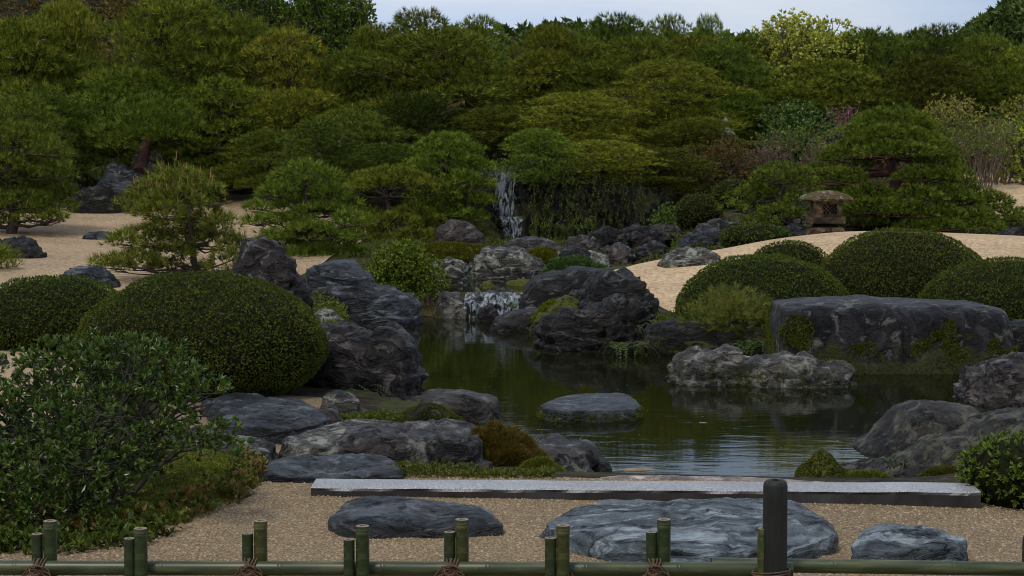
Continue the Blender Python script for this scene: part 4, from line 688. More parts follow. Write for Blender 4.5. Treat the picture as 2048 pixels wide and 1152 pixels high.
padded_pine('low pine with a slanting trunk left of the stone lantern', 36.4, [(1594, 490), (1587, 458), (1572, 432), (1560, 410), (1564, 380), (1562, 352)], .085,
    [(1565, 339, 38, 12), (1530, 352, 28, 11), (1600, 350, 26, 11), (1565, 364, 50, 12), (1508, 378, 28, 11), (1478, 394, 26, 11), (1550, 390, 42, 11), (1612, 378, 22, 11), (1468, 414, 24, 9), (1514, 412, 34, 11), (1602, 402, 36, 11), (1556, 426, 40, 11), (1612, 428, 30, 11), (1524, 442, 32, 9), (1630, 448, 16, 8)], Lt=.085, wt=.0115, k=9, sp=.068, color=(.95, 1.05, .75), seed=10)
padded_pine('rounded bright pine behind the left gravel, right of the red trunk', 48.6, [(440, 400), (438, 360), (444, 320), (436, 270), (442, 220), (440, 190)], .15,
    [(440, 172, 38, 17), (400, 194, 34, 16), (480, 192, 36, 16), (440, 216, 60, 17), (372, 230, 32, 15), (512, 230, 32, 15), (408, 254, 50, 15), (478, 258, 48, 15), (348, 272, 34, 15), (534, 272, 34, 15), (440, 292, 60, 15), (384, 302, 40, 14), (502, 306, 44, 15), (342, 318, 28, 13), (544, 318, 26, 14), (430, 332, 58, 15), (494, 344, 48, 14), (378, 350, 44, 14), (450, 368, 58, 13), (522, 362, 34, 13), (400, 378, 40, 11)], Lt=.15, wt=.015, k=9, sp=.105, color=(1.15, 1.2, .85), seed=11)
padded_pine('young open pine with upright orange candle shoots, left gravel', 31.5, [(392, 562), (388, 510), (382, 458), (372, 415), (362, 385)], .06,
    [(352, 354, 40, 12), (340, 368, 52, 14), (397, 374, 38, 14), (300, 390, 42, 13), (350, 402, 58, 13), (424, 398, 26, 16), (262, 412, 32, 11), (318, 426, 46, 9), (404, 428, 36, 13), (390, 446, 40, 10), (330, 450, 34, 8), (290, 474, 52, 9), (246, 482, 32, 9), (370, 470, 44, 9), (442, 450, 34, 13), (424, 482, 44, 12), (472, 492, 34, 14), (330, 504, 54, 8), (268, 524, 54, 10), (222, 528, 32, 10), (352, 534, 44, 8), (452, 526, 42, 14), (482, 546, 26, 10)], Lt=.14, wt=.010, k=11, sp=.085, color=(1.2, 1.15, 1.0), candles=75, seed=12, up=.45, ks=(1.05, 2.2))
# background pines: six crown meshes shared and fitted by scale
VAR = []
for i, (W, cs, pr, fl, npd, env) in enumerate([(3.4, .30, .34, .34, 22, 'dome'), (4.4, .34, .30, .32, 26, 'dome'), (3.8, .28, .34, .36, 24, 'dome'), (5.0, .42, .28, .34, 26, 'dome'), (3.2, .45, .36, .40, 16, 'dome'), (4.2, .22, .28, .33, 32, 'dome')]):
    wood, cr, _ = pine_arrays(40 + i, 4.0, W, npads=npd, pr=pr * 1.08, cs=cs, Lt=.19, wt=.017, k=9, sp=.15, flat=fl * .8, env=env, open_=.06 if i != 4 else .22, trunk_r=.10)
    V, Fc, A = wood.arr(); VAR.append((mesh_np('trunk', V, Fc, M['bark'], True), mesh_np('crown', *cr[:2], M['needle'], False, cr[2]), W))
BG = 'pines in the wood behind the garden'
def bgp(label, v, cx, top, wpx, Y, color=(1, 1, 1), red=False, bottom=None):
    Y = Y if Y < 49 else 49 + (Y - 49) * .18; x = X_(cx, Y); g = tz(x, Y) if bottom is None else bottom; g = {'olive pine spreading over the top of the cliff': 1.05, 'low olive pine right on the slope behind the cliff': .9, 'small dark pine leaning over the waterfall lip': 1.1}.get(label, g); H = atY(cx, top, Y).z - g; W = wpx * 1.12 / F * Y; tm, cm, W0 = VAR[v]
    root = empty('pine_tree', (x, Y, g), rng.uniform(0, 6.28)); root.scale = (W / W0 * 1.02, W / W0 * 1.02, H / 4.0 * 1.03); tag(root, label, 'pine tree', BG)
    t = link('trunk', tm, root)
    if red: t.material_slots[0].link = 'OBJECT'; t.material_slots[0].material = M['bark_r']
    tag(link('crown', cm, root, color=color), kind='stuff')
G1, G2, G3, OL, BR = (1.05, 1.1, .9), (1.35, 1.3, .9), (.85, 1.0, .8), (1.25, 1.1, .75), (1.35, 1.12, .85)
LX_ = 0
L_ = [('pine in the back row at the far left, half out of the photo', 0, -40, 30, 210, 60, G2), ('tall pine in the top left, left of the widest crown', 3, 140, 18, 200, 60, OL), ('tall broad pine crown reaching the top edge at the left', 1, 352, 8, 350, 57, G2),
 ('pine on the skyline left of the sky gap', 4, 838, 26, 190, 61, G2), ('small pine on the skyline sloping down into the sky gap', 4, 955, 40, 140, 62, G1), ('brown-tipped pine in the lowest dip of the skyline', 1, 1100, 60, 180, 58, OL), ('feathery umbrella pine alone on the skyline past the dip', 4, 1225, 36, 190, 68, G3),
 ('round open-topped pine left of the smaller skyline pair member', 4, 1332, 38, 120, 66, G1), ('smallest round pine on the skyline, left of the yellow tree', 4, 1414, 37, 92, 66, G3), ('pine tucked under the feathery umbrella pine', 0, 1165, 78, 170, 62, G1), ('pine left of the yellow-green spring tree', 0, 1500, 78, 170, 64, G1), ('dark pine with sky showing through, right of the yellow tree', 4, 1745, 64, 190, 60, G3), ('dark pine with sky gaps, second right of the yellow tree', 4, 1868, 57, 180, 61, G3),
 ('pine on the skyline just left of the wooded hill', 1, 1965, 80, 190, 57, G1), ('pine at the right edge below the wooded hill', 0, 2040, 100, 170, 54, G2), ('pine beyond the right photo edge below the hill', 1, 2140, 90, 200, 58, G1), ('pine filling the back between spring tree and dark pine', 2, 1690, 100, 170, 58, G1), ('pine behind the pair of round skyline pines', 2, 1380, 80, 200, 60, OL),
 ('layered pine on the left edge in the second row', 1, 60, 48, 300, 54, G2), ('brown-tinged pine left of the central great pine', 0, 580, 68, 210, 55, BR), ('pine between the brown-tinged pine and the central great pine', 2, 715, 110, 220, 54, G1), ('central great pine with a red leaning trunk behind the waterfall', 5, 885, 66, 350, 50, G2), ('olive pine right of the central great pine', 0, 1085, 110, 200, 54, OL), ('pine in the second row below the feathery umbrella pine', 1, 1270, 84, 260, 56, G2),
 ('pine in the second row with a bare limb showing, right of centre', 1, 1440, 92, 230, 54, G3), ('layered pine below the yellow-green spring tree', 1, 1645, 126, 260, 53, G2), ('layered olive pine behind the spreading pine', 1, 1850, 120, 260, 53, OL), ('pine second row near the right edge', 2, 1995, 140, 220, 52, G1), ('pine at the right edge above the yellow shrub', 0, 2080, 150, 180, 50, G1),
 ('dark pine with a thick red trunk above the dark triangular rock', 3, 262, 150, 300, 50, G3), ('shaded pine behind the left edge pine', 2, 100, 190, 210, 47.5, G3), ('pine just right of the bright rounded pine', 2, 590, 185, 240, 48.5, OL), ('pine above the umbrella-shaped pine in mid wood', 5, 700, 225, 240, 46, G1), ('pine crown overhanging the waterfall from behind', 2, 1000, 215, 200, 46.5, OL), ('large olive pine above the cliff right of the waterfall', 5, 1150, 190, 270, 46, OL),
 ('large olive pine in mid wood above the brownish azalea', 5, 1330, 128, 280, 47.5, OL), ('olive pine spreading over the top of the cliff', 1, 1200, 285, 230, 41.8, OL), ('low olive pine right on the slope behind the cliff', 1, 1320, 300, 230, 42.6, OL), ('small dark pine leaning over the waterfall lip', 2, 1075, 262, 150, 41.4, G3), ('pine low behind the upper azalea pair', 2, 1385, 240, 200, 45.5, OL), ('pine low in the wood between gravel and leaning stone', 2, 545, 265, 190, 47, G1), ('pine behind the umbrella-shaped pine, low and dark', 2, 770, 290, 180, 43.5, G3), ('short pine left of the second lantern', 2, 1480, 180, 150, 50, G3),
 ('pine behind the broad green hedge bush', 2, 1570, 180, 190, 51, G2), ('pine behind the rhododendron', 2, 1740, 190, 190, 50.5, G1), ('pine deep in the left wood below the widest crown', 5, 360, 110, 280, 52, G1), ('pine in the left wood low beside the pale stone', 2, 380, 230, 170, 51, G3), ('pine at the left edge low behind the black rock', 2, -40, 240, 220, 46, G3), ('pine above the young layered pine, dark', 0, 640, 250, 190, 44, G3), ('dark pine filling the gap left of the central trunk', 2, 830, 190, 200, 47, G3), ('dark pine behind the shaded pine at far left', 2, 170, 120, 200, 55, G3), ('pine filling the back between brown pine and skyline', 2, 760, 60, 190, 58, G2), ('pine in the back row behind the brown-tinged pine', 2, 480, 40, 200, 60, G1), ('pine filling behind the olive pine right of centre', 2, 1180, 130, 200, 54, G1), ('pine far right low behind the yellow shrubs', 2, 1930, 170, 200, 51, G1)]
for lab, v, cx, top, wp_, Y, c in L_:
    kb = float(rng.uniform(.62, 1.25)) * (.8 if ('fill' in lab or 'behind' in lab) else 1.1); c = (c[0] * kb, c[1] * kb, c[2] * kb)  # rear and filler crowns darkened: shade of the gaps put into their colour
    bgp(lab, v, cx, top, wp_, Y, c, red='red' in lab and 'trunk' in lab)
# explicit red trunks that show
def limb(label, pts, rad, Y, bark='bark_r'):
    P = np.array([atY(a, b, Y + k * 2.2 / len(pts))[:] for k, (a, b) in enumerate(pts)]); o = P[0].copy(); b = MB(); q = [np.interp(np.linspace(0, len(P) - 1, 24), np.arange(len(P)), P[:, k]) for k in range(3)]; b.tube(np.stack(q, 1) - o, np.interp(np.linspace(0, 1, 24), np.linspace(0, 1, len(rad)), rad), 9)
    return b, o
def attach_limb(key, pts, rad, dY):
    root = next(o for o in COL.objects if o.get('label', '') == key); Y = root.location.y + dY; b, o = limb('', pts, rad, Y); V, Fc, A = b.arr()
    inv = np.array(root.matrix_basis.inverted()); Vw = V + o; Vl = (np.c_[Vw, np.ones(len(Vw))] @ inv.T)[:, :3]; link('limb', mesh_np('limb', Vl, Fc, M['bark_r'], True), root)
def attach_pads(key, pads, dY, color):
    root = next(o for o in COL.objects if o.get('label', '') == key); Y = root.location.y + dY; r = np.random.default_rng(3); Ps, Ds = [], []
    for i, (px, py, rw, rh, dy) in enumerate(pads):
        c = np.array(atY(px, py + rh * .5, Y + dy)[:]); a, b = rw / F * Y, rh / F * Y; n = int(2 * math.pi * a * a / .13 ** 2); S = sphere_pts(n, r, -.1)
        Ps.append(c + S * (1 + .25 * vn(S * 3 + i, 2) + r.normal(0, .07, n))[:, None] * [a, a * .8, b]); Ds.append(nrm(S + [0, 0, .6]))
    V, Fc, A = tufts(r, np.concatenate(Ps), np.concatenate(Ds), 9, .17, .015, .42); inv = np.array(root.matrix_basis.inverted()); Vl = (np.c_[V, np.ones(len(V))] @ inv.T)[:, :3]
    tag(link('low_boughs', mesh_np('low_boughs', Vl, Fc, M['needle'], False, A), root, color=color), kind='stuff')
bpy.context.view_layer.update()
attach_limb('dark pine with a thick red trunk above the dark triangular rock', [(279, 346), (284, 318), (291, 288), (298, 262)], [.16, .14, .12, .10], -2.4)
attach_pads('dark pine with a thick red trunk above the dark triangular rock', [(300, 262, 50, 20, 0), (265, 270, 42, 17, .2), (340, 268, 46, 18, .1), (300, 240, 66, 24, .2), (235, 288, 36, 15, .1), (225, 262, 48, 20, .3), (355, 245, 52, 20, .3), (270, 225, 60, 24, .5), (330, 215, 60, 24, .5), (295, 205, 50, 24, .6)], -2.7, (.85, 1., .75))
attach_limb('central great pine with a red leaning trunk behind the waterfall', [(850, 285), (865, 255), (885, 235), (905, 215), (930, 205), (960, 222)], [.13, .12, .11, .09, .06, .03], -2.6)

# broadleaf trees and shrubs
def leafy(label, cat, H, W, loc, seed, mat, Ln=.12, wd=.05, k=5, sp=.16, nb=14, br=.36, cs=.25, color=(1, 1, 1), group=None, stems=1, bark='twig', spread=.6, nm=None, open_=.0, D=None, tr=None):
    r = np.random.default_rng(seed); wood = MB(); root = empty(nm or cat.replace(' ', '_'), loc); tag(root, label, cat, group); Ps, Ds = [], []; D = D or W; tr = tr or H * .025
    for s in range(stems):
        a = r.uniform(0, 6.28); b0 = np.array([math.cos(a), math.sin(a), 0]) * (.05 * W if stems > 1 else 0); tp = b0 * 3 + [0, 0, H * .6]; wood.tube([b0 * 1.0, b0 * 1.6 + [r.normal(0, .02 * W), 0, H * .3], tp], [tr, tr * .8, tr * .4], 7)
    for i in range(nb):
        f = (i + .5) / nb; a = i * 2.39996; zz = cs + (1 - cs) * f; e = math.sqrt(max(.02, 1 - ((zz - .45) / .58) ** 2)); q = r.uniform(.35, .8); bw = br * W / 2 * r.uniform(.75, 1.25)
        c = np.array([math.cos(a) * q * e * (W / 2), math.sin(a) * q * e * D / 2, zz * H - bw * .55]); st = np.array([0, 0, H * max(.05, zz * .45)]); md = (st + c) / 2 + r.normal(0, .03 * W, 3)
        wood.tube([st, md, c], [tr * .45, tr * .3, tr * .12], 5, False)
        for _ in range(5):
            en = c + nrm(r.normal(size=3)) * bw * .9; wood.tube([md * .4 + c * .6, (c + en) / 2 + r.normal(0, .04 * bw, 3), en], [tr * .15, tr * .1, tr * .04], 4, False)
        n = int(4 * math.pi * bw * bw * .7 / sp ** 2); S = sphere_pts(n, r, -.8); rj = 1 + .25 * vn(S * 2.4 + i * 4, seed) + r.normal(0, .1, n); P = c + S * rj[:, None] * [bw, bw, bw * .8]
        kp = vn(P * 4 / W * 2, seed + 2) > -1 + 2 * open_; Ps.append(P[kp]); Ds.append(nrm(S + [0, 0, .6])[kp])
    V, Fc, A = leaves(r, np.concatenate(Ps), np.concatenate(Ds), k, Ln, wd, spread); wood.build('trunk' if stems == 1 and H > 1.5 else 'stems', M[bark], root, smooth=True)
    tag(link('crown' if H > 1.5 else 'leaves', mesh_np('leaves', V, Fc, M[mat], False, A), root, color=color), kind='stuff'); return root
def leafy_px(label, cat, cx, top, wpx, Y, seed, mat, **kw):
    x = X_(cx, Y); g = kw.pop('base', None); g = tz(x, Y) if g is None else g; return leafy(label, cat, atY(cx, top, Y).z - g, wpx / F * Y, (x, Y, g), seed, mat, **kw)
TR = 'broadleaf trees behind the pines'
leafy_px('yellow-green spring tree glowing against the sky', 'tree', 1600, 34, 330, 51.2, 61, 'leaf_y', Ln=.11, wd=.055, sp=.15, k=6, nb=60, br=.18, cs=.3, open_=.15, group=TR, bark='greytwig', stems=4, nm='maple_tree')
leafy_px('dark evergreen broadleaf tree at the top left of centre', 'tree', 500, -30, 240, 54, 62, 'leaf_b', sp=.12, Ln=.10, wd=.05, nb=40, br=.3, color=(.6, .7, .5), group=TR, nm='evergreen_tree')
leafy_px('large green broadleaf tree crossing the top edge, left of the sky', 'tree', 650, -60, 250, 53.6, 63, 'leaf_b', sp=.12, Ln=.10, wd=.05, nb=44, br=.28, color=(.85, .95, .6), group=TR, nm='evergreen_tree')
leafy_px('green broadleaf tree bordering the sky at its left', 'tree', 715, -25, 130, 53, 64, 'leaf_b', sp=.115, Ln=.10, wd=.05, nb=40, br=.3, color=(.95, 1., .6), group=TR, nm='evergreen_tree', cs=.05)
leafy_px('yellowish broadleaf tree below the sky border, left of centre', 'tree', 735, 60, 130, 52, 65, 'leaf_b', sp=.115, Ln=.10, wd=.05, nb=30, br=.32, color=(1.2, 1.1, .6), group=TR, nm='evergreen_tree')
leafy_px('dark glossy round tree among the pines right of centre', 'tree', 1225, 125, 130, 50.5, 66, 'leaf', sp=.15, nb=18, br=.35, color=(.8, 1, .8), group=TR, nm='evergreen_tree')
SH = 'shrubs behind the garden'
leafy_px('broad glossy green hedge bush in the right wood', 'bush', 1590, 204, 175, 46.5, 67, 'leaf', Ln=.10, wd=.045, sp=.13, nb=26, br=.32, cs=.1, color=(1.2, 1.3, .9), group=SH, stems=4, nm='hedge_bush')
leafy_px('red-tipped shrub right of the cliff pines', 'shrub', 1450, 278, 125, 43.5, 68, 'leaf_r', Ln=.08, wd=.03, sp=.11, nb=20, br=.36, cs=.1, color=(.95, 1., .7), group=SH, stems=4)
leafy_px('greener red-tipped shrub left of the orange one', 'shrub', 1395, 295, 110, 44, 69, 'leaf_r', Ln=.08, wd=.03, sp=.11, nb=16, br=.36, cs=.1, color=(.7, .9, .6), group=SH, stems=4)
leafy_px('yellow-leaved shrub behind the right flank of the spreading pine', 'shrub', 1900, 190, 170, 45.5, 70, 'leaf_y', Ln=.08, wd=.035, sp=.14, nb=26, br=.28, cs=.35, open_=.15, color=(.7, .62, .75), group=SH, stems=6, bark='greytwig')
leafy_px('yellow-topped shrub at the upper right edge', 'shrub', 2030, 192, 150, 47.5, 71, 'leaf_y', Ln=.08, wd=.035, sp=.13, nb=22, br=.3, cs=.2, color=(.6, .58, .7), group=SH, stems=5)
leafy_px('bright lime shrub at the right edge above the low wall', 'shrub', 2050, 225, 130, 45.5, 72, 'leaf_y', Ln=.10, wd=.045, sp=.14, nb=20, br=.3, cs=.05, color=(.62, .75, .55), group=SH, stems=5)
leafy_px('bright green shrub beside the brownish azalea', 'shrub', 1335, 412, 70, 40.5, 73, 'leaf_b', Ln=.07, wd=.03, sp=.09, nb=12, br=.4, cs=.1, color=(.8, 1, .8), group=SH, stems=3)
leafy_px('round-leaved green shrub leaning over the far left pond bank', 'shrub', 800, 492, 175, 29.3, 74, 'leaf_b', Ln=.05, wd=.032, sp=.055, nb=38, br=.34, cs=.05, color=(1.1, 1.05, .75), group='shrubs at the pond', stems=6, base=-.32, D=1.0)
leafy_px('green undergrowth bush behind the umbrella-shaped pine', 'shrub', 720, 440, 110, 41.5, 75, 'leaf', Ln=.07, wd=.03, sp=.1, nb=14, br=.4, cs=.1, color=(.8, .8, .5), group=SH, stems=4)
# bare twiggy shrubs with sparse flowers
def twiggy(label, cx, top, wpx, Y, seed, n=60, flowers=30, fcol='flower', color=(1, 1, 1), leavesm=None, nl=0, cat='shrub'):
    r = np.random.default_rng(seed); x = X_(cx, Y); g = tz(x, Y); H = atY(cx, top, Y).z - g; W = wpx / F * Y; root = empty('flowering_shrub', (x, Y, g)); tag(root, label, cat, 'twiggy shrubs behind the garden'); b = MB(); tips = []
    for i in range(n):
        a = r.uniform(0, 6.28); rad = W / 2 * math.sqrt(r.uniform()); s = np.array([math.cos(a) * rad * .6, math.sin(a) * rad * .6, 0]); h = H * r.uniform(.6, 1); e = np.array([math.cos(a) * rad, math.sin(a) * rad, h]); md = (s + e) / 2 + r.normal(0, .05, 3); b.tube([s, md, e], [.016, .011, .004], 4, False)
        for _ in range(5):
            q = md + (e - md) * r.uniform(0, .9); t = q + np.array([r.normal(0, .16), r.normal(0, .16), r.uniform(.08, .3)]); b.tube([q, (q + t) / 2 + r.normal(0, .02, 3), t], [.007, .005, .003], 3, False); tips.append(t)
    tag(b.build('stems', M['greytwig'], root), kind='stuff'); tips = np.array(tips)
    if flowers:
        P = tips[r.choice(len(tips), flowers)]; V, Fc, A = leaves(r, P, nrm(r.normal(size=P.shape) + [0, -.6, .6]), 6, .045, .04, .8); tag(link('flowers', mesh_np('flowers', V, Fc, M[fcol], False, A), root, color=color), kind='stuff')
    if nl:
        P = tips[r.choice(len(tips), nl)] + r.normal(0, .05, (nl, 3)); V, Fc, A = leaves(r, P, nrm(r.normal(size=P.shape) + [0, 0, .8]), 4, .07, .03, .7); tag(link('leaves', mesh_np('leaves', V, Fc, M[leavesm], False, A), root), kind='stuff')
twiggy('bare grey shrub in front of the glossy hedge bush', 1600, 250, 190, 45, 81, 26, 6, nl=600, leavesm='leaf_b')
twiggy('pink flowering rhododendron left of the spreading pine top', 1690, 216, 110, 47, 82, 60, 240, color=(.75, .42, .5), nl=200, leavesm='leaf_r')
twiggy('bare shrub with few lilac flowers right of the spreading pine', 1930, 225, 170, 44, 83, 34, 26, nl=1100, leavesm='leaf_b')
twiggy('bare leggy shrub beside the low wall at the right', 1985, 240, 110, 45.5, 84, 30, 12, nl=200, leavesm='leaf_y')
twiggy('russet twiggy shrub left of the spreading pine trunk', 1650, 290, 100, 43, 85, 60, 20, color=(.9, .4, .3), nl=200, leavesm='leaf_r')
twiggy('bare twiggy shrub beside the red trunk in the left wood', 235, 290, 80, 52, 86, 50, 4, nl=60, leavesm='leaf_r')
twiggy('thin bare shrub behind the upper azalea dome', 1520, 300, 90, 44, 87, 50, 5, nl=160, leavesm='leaf_r')

# wooded hills
def hill(label_name, prof, Y, depth, color, leafm, foot=2.0, seed=0, Ln=1.1, n=5000):
    r = np.random.default_rng(seed); P = np.array([atY(a, b, Y)[:] for a, b in prof]); nu, nv = 70, 14; xu = np.linspace(P[0, 0], P[-1, 0], nu); zu = np.interp(xu, P[:, 0], P[:, 2]); t = np.linspace(0, 1, nv)
    Xg = np.repeat(xu[:, None], nv, 1); Zg = foot - 1 + (zu[:, None] - foot + 1) * np.sin(np.minimum(t * 1.35, 1.6) * np.pi / 2 / 1.35 * 1.35)[None]; Zg = foot - 1 + (zu[:, None] - foot + 1) * np.sin(t * np.pi * .62)[None]; Yg = Y - depth * (.81 - t)[None] + 0 * Xg
    V = np.stack([Xg, Yg, Zg], -1).reshape(-1, 3); V[:, 2] += 1.2 * fbm(V * .12, seed, 3); Q = grid_quads(nu, nv)
    o = link('hill', mesh_np('hill', V, Q, M['soil'], True)); tag(o, kind='structure')
    q = Q[r.integers(0, len(Q), n)]; w1, w2 = r.uniform(size=(2, n, 1)); S = V[q[:, 0]] * (1 - w1) * (1 - w2) + V[q[:, 1]] * w1 * (1 - w2) + V[q[:, 2]] * w1 * w2 + V[q[:, 3]] * (1 - w1) * w2
    cr = 1.6; cell = np.floor(S[:, :2] / 4); S[:, 2] += 1.3 * (1 - np.minimum(1, np.hypot(*(S[:, :2] / 4 - cell - .5).T) * 1.9) ** 2) + r.uniform(0, .6, n)
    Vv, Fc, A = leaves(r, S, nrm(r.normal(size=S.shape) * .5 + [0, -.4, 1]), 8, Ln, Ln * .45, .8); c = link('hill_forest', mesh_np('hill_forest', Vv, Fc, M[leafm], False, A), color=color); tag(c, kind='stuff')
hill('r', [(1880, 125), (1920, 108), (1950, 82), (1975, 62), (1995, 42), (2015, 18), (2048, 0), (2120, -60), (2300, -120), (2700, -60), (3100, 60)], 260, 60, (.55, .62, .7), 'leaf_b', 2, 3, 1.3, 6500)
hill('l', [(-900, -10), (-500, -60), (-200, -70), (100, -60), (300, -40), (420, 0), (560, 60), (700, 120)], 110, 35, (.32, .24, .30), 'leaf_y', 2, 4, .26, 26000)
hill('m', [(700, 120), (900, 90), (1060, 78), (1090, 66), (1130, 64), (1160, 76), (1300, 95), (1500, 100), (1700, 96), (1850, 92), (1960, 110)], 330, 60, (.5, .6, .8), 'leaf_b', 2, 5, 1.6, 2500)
# ------------------------------------------------------------------ cliff and waterfalls
def sheet(name, label, cat, pts_fn, nu, nv, mat, amp=0, fr=2, seed=0, loc=(0, 0, 0), parent=None, kind=None, group=None):
    U, Vv = np.meshgrid(np.linspace(0, 1, nu), np.linspace(0, 1, nv), indexing='ij'); V = pts_fn(U.ravel(), Vv.ravel()); Q = grid_quads(nu, nv)
    if amp: V = displace(V, Q, amp, fr, seed, .6)
    o = link(name, mesh_np(name, V - np.array(loc), Q, M[mat], True), parent, (0, 0, 0) if parent else loc); tag(o, label, cat, group, kind); return o
# cliff to the right of the fall: bulging face with a crown, solid behind
cl = [(1038, 300, 420), (1060, 290, 460), (1110, 296, 482), (1160, 318, 486), (1210, 350, 478), (1250, 372, 470), (1300, 384, 462), (1345, 402, 462)]
rock('mossy streaked cliff right of the waterfall, hung with plants', [(1036, 470), (1041, 350), (1060, 330), (1110, 325), (1160, 335), (1210, 352), (1250, 372), (1300, 386), (1340, 404), (1350, 468)], 478, 'cliff', Yf=41.0, zb=.25, d=2.4, n=4.5, amp=.14, fr=1.8, strata=.4, nm='cliff', group='waterfall cliff')
rock('dark wet rock wall behind the falling water', [(955, 480), (960, 345), (985, 335), (1020, 336), (1046, 342), (1050, 480)], 486, 'dark', Yf=42.0, zb=.2, d=1.6, n=6, amp=.05, fr=2, nm='cliff', group='waterfall cliff')
rock('mossy slope at the left foot of the waterfall', [(925, 495), (935, 445), (945, 425), (965, 424), (985, 448), (1002, 480), (1006, 500)], 505, 'mossrock', Yf=40.6, zb=.15, d=1.1, n=2.6, amp=.06, fr=2.4, nm='mossy_slope', group='waterfall cliff')
rock('dark boulder left of the top of the waterfall', [(900, 420), (910, 360), (940, 345), (975, 350), (985, 420)], 440, 'dark_moss', Yf=42.2, zb=.4, d=1.2, n=3, amp=.06, fr=2, nm='boulder', group='waterfall cliff')
Yw = 41.75
wf = empty('waterfall', atY(1015, 475, Yw)); tag(wf, 'thin tall waterfall falling between the pines into a white splash', 'waterfall'); o0 = np.array(wf.location)
def fallsheet(x0t, x1t, yt, x0b, x1b, yb, Y0, bulge, mat, name='water_sheet', seed=0, nu=26, nv=40):
    a, b, c, d = [np.array(atY(px, py, Y0)[:]) for px, py in ((x0t, yt), (x1t, yt), (x0b, yb), (x1b, yb))]
    def fn(U, V_):
        P = (a * (1 - U)[:, None] + b * U[:, None]) * (1 - V_)[:, None] + (c * (1 - U)[:, None] + d * U[:, None]) * V_[:, None]
        P[:, 1] += -bulge * np.sqrt(V_) + .04 * vn(np.c_[P[:, 0] * 9, V_ * 1.5, U * 0], seed) ; P[:, 0] += .012 * vn(np.c_[P[:, 0] * 20, V_ * 4, U * 0], seed + 3); return P - o0
    return sheet(name, None, None, fn, nu, nv, mat, parent=wf)
fallsheet(990, 1034, 343, 986, 1046, 440, Yw + .05, .15, 'fall', seed=1); fallsheet(994, 1036, 343, 988, 1044, 438, Yw - .06, .22, 'thin_fall', seed=5)
fallsheet(1002, 1044, 440, 1010, 1046, 476, Yw - .5, .12, 'fall', 'lower_fall', seed=8); fallsheet(998, 1050, 433, 1002, 1052, 444, Yw - .4, .1, 'fall', 'splash', seed=9)
wf2 = empty('cascade', atZ(960, 630, WL)); tag(wf2, 'low wide cascade spilling from the stream pool into the pond', 'cascade'); wf_s = wf; wf = wf2; o0 = np.array(wf.location)
ytop = 585; Yc = atZ(960, 636, WL).y - .02
fallsheet(930, 1075, ytop, 925, 1075, 634, Yc + .12, .22, 'cascade', seed=11, nu=60, nv=20); fallsheet(1000, 1035, ytop, 992, 1040, 630, Yc + .06, .22, 'fall', seed=12)
fallsheet(960, 990, 604, 950, 992, 622, Yc - .05, .1, 'thin_fall', 'side_trickle', seed=13)
def foam(label, px, py, z, rx, ry, n, parent, seed):
    r = np.random.default_rng(seed); p = atZ(px, py, z); b = MB()
    for _ in range(n):
        q = r.normal(0, .4, 2) * [rx, ry]; s = r.uniform(.008, .022); b.lathe([(0, s * .8), (s * .8, s * .5), (s * 1.2, 0)], 6, (0, 0)); b.V[-1] = b.V[-1] * [1, 1, 1] + [q[0], q[1], 0]
    o = b.build('foam', M['foamw'], parent, smooth=True); o.location = np.array(p) - (np.array(parent.location) if parent else 0); tag(o, kind='stuff')
M['foamw'] = simple_mat('foam_bubbles', (.55, .6, .62), (.8, .82, .84), 30, .4)
foam('', 928, 634, WL, .14, .05, 60, wf2, 1); foam('', 1012, 626, WL + .02, .10, .05, 60, wf2, 2)
wf3 = empty('cascade', atZ(1290, 525, UL)); tag(wf3, 'tiny white cascade in the stream left of the gravel dune', 'cascade'); wf = wf3; o0 = np.array(wf.location); Y3 = atZ(1285, 528, UL).y
fallsheet(1264, 1312, 509, 1262, 1312, 524, Y3 + .15, .12, 'foam', seed=15, nu=30, nv=10); foam('', 1290, 526, UL, .28, .12, 90, wf3, 3)
_tp = atY(1288, 509, Y3 + .3); tag(sheet('stream_water', None, None, lambda U, V_: np.c_[_tp.x - .26 + .55 * U, Y3 + .15 + .9 * V_, 0 * U + _tp.z], 3, 3, 'water'), kind='structure')
# ------------------------------------------------------------------ ferns, tufts, moss
def fern(label, px, py, wpx, seed, mat='fern', n=26, color=(1, 1, 1), droop=.5, Ln=.22, Y=None, z=None, group='ferns', pin=.045, hgt=1.0):
    r = np.random.default_rng(seed); p = gpt(px, py) if Y is None else Vector((X_(px, Y), Y, z if z is not None else atY(px, py, Y).z)); W = wpx / F * p.y
    root = empty('fern', p); tag(root, label, 'fern', group); b = MB(); allP, allD, base = [], [], []; st = MB()
    for i in range(n):
        o = np.array([r.uniform(-.5, .5) * W * .75, r.uniform(-.25, .25) * W * .5, r.uniform(-.02, .04)]); a = r.uniform(0, 6.28); L_ = Ln * r.uniform(.7, 1.2); dr = np.array([math.cos(a), math.sin(a) - .15, 0]); m = 12; s = np.linspace(0, 1, m)
        P = o + dr[None] * (L_ * s)[:, None] + np.c_[0 * s, 0 * s, L_ * hgt * (1.1 * s - droop * 2.2 * s * s)]; st.tube(P, np.linspace(.004, .0015, m), 3, False); T = nrm(np.gradient(P, axis=0)); sd = nrm(np.cross(T, [0, 0, 1.]))
        for sg in (-1, 1):
            lw = pin * (1 - s * .8) * np.minimum(1, s * 4 + .3); d = nrm(sd * sg + T * .35 + [0, 0, -.15]); q = P + d * lw[:, None]; h = T * (L_ / m * .46)
            V = np.stack([P - h * .5, P + h * .6, q + h * .4], 1)[1:].reshape(-1, 3); b.add(V, np.arange(len(V)).reshape(-1, 3), r.uniform(0, 1))
    tag(st.build('stems', M['twig'], root), kind='stuff'); tag(b.build('fronds', M[mat], root, color=color), kind='stuff')
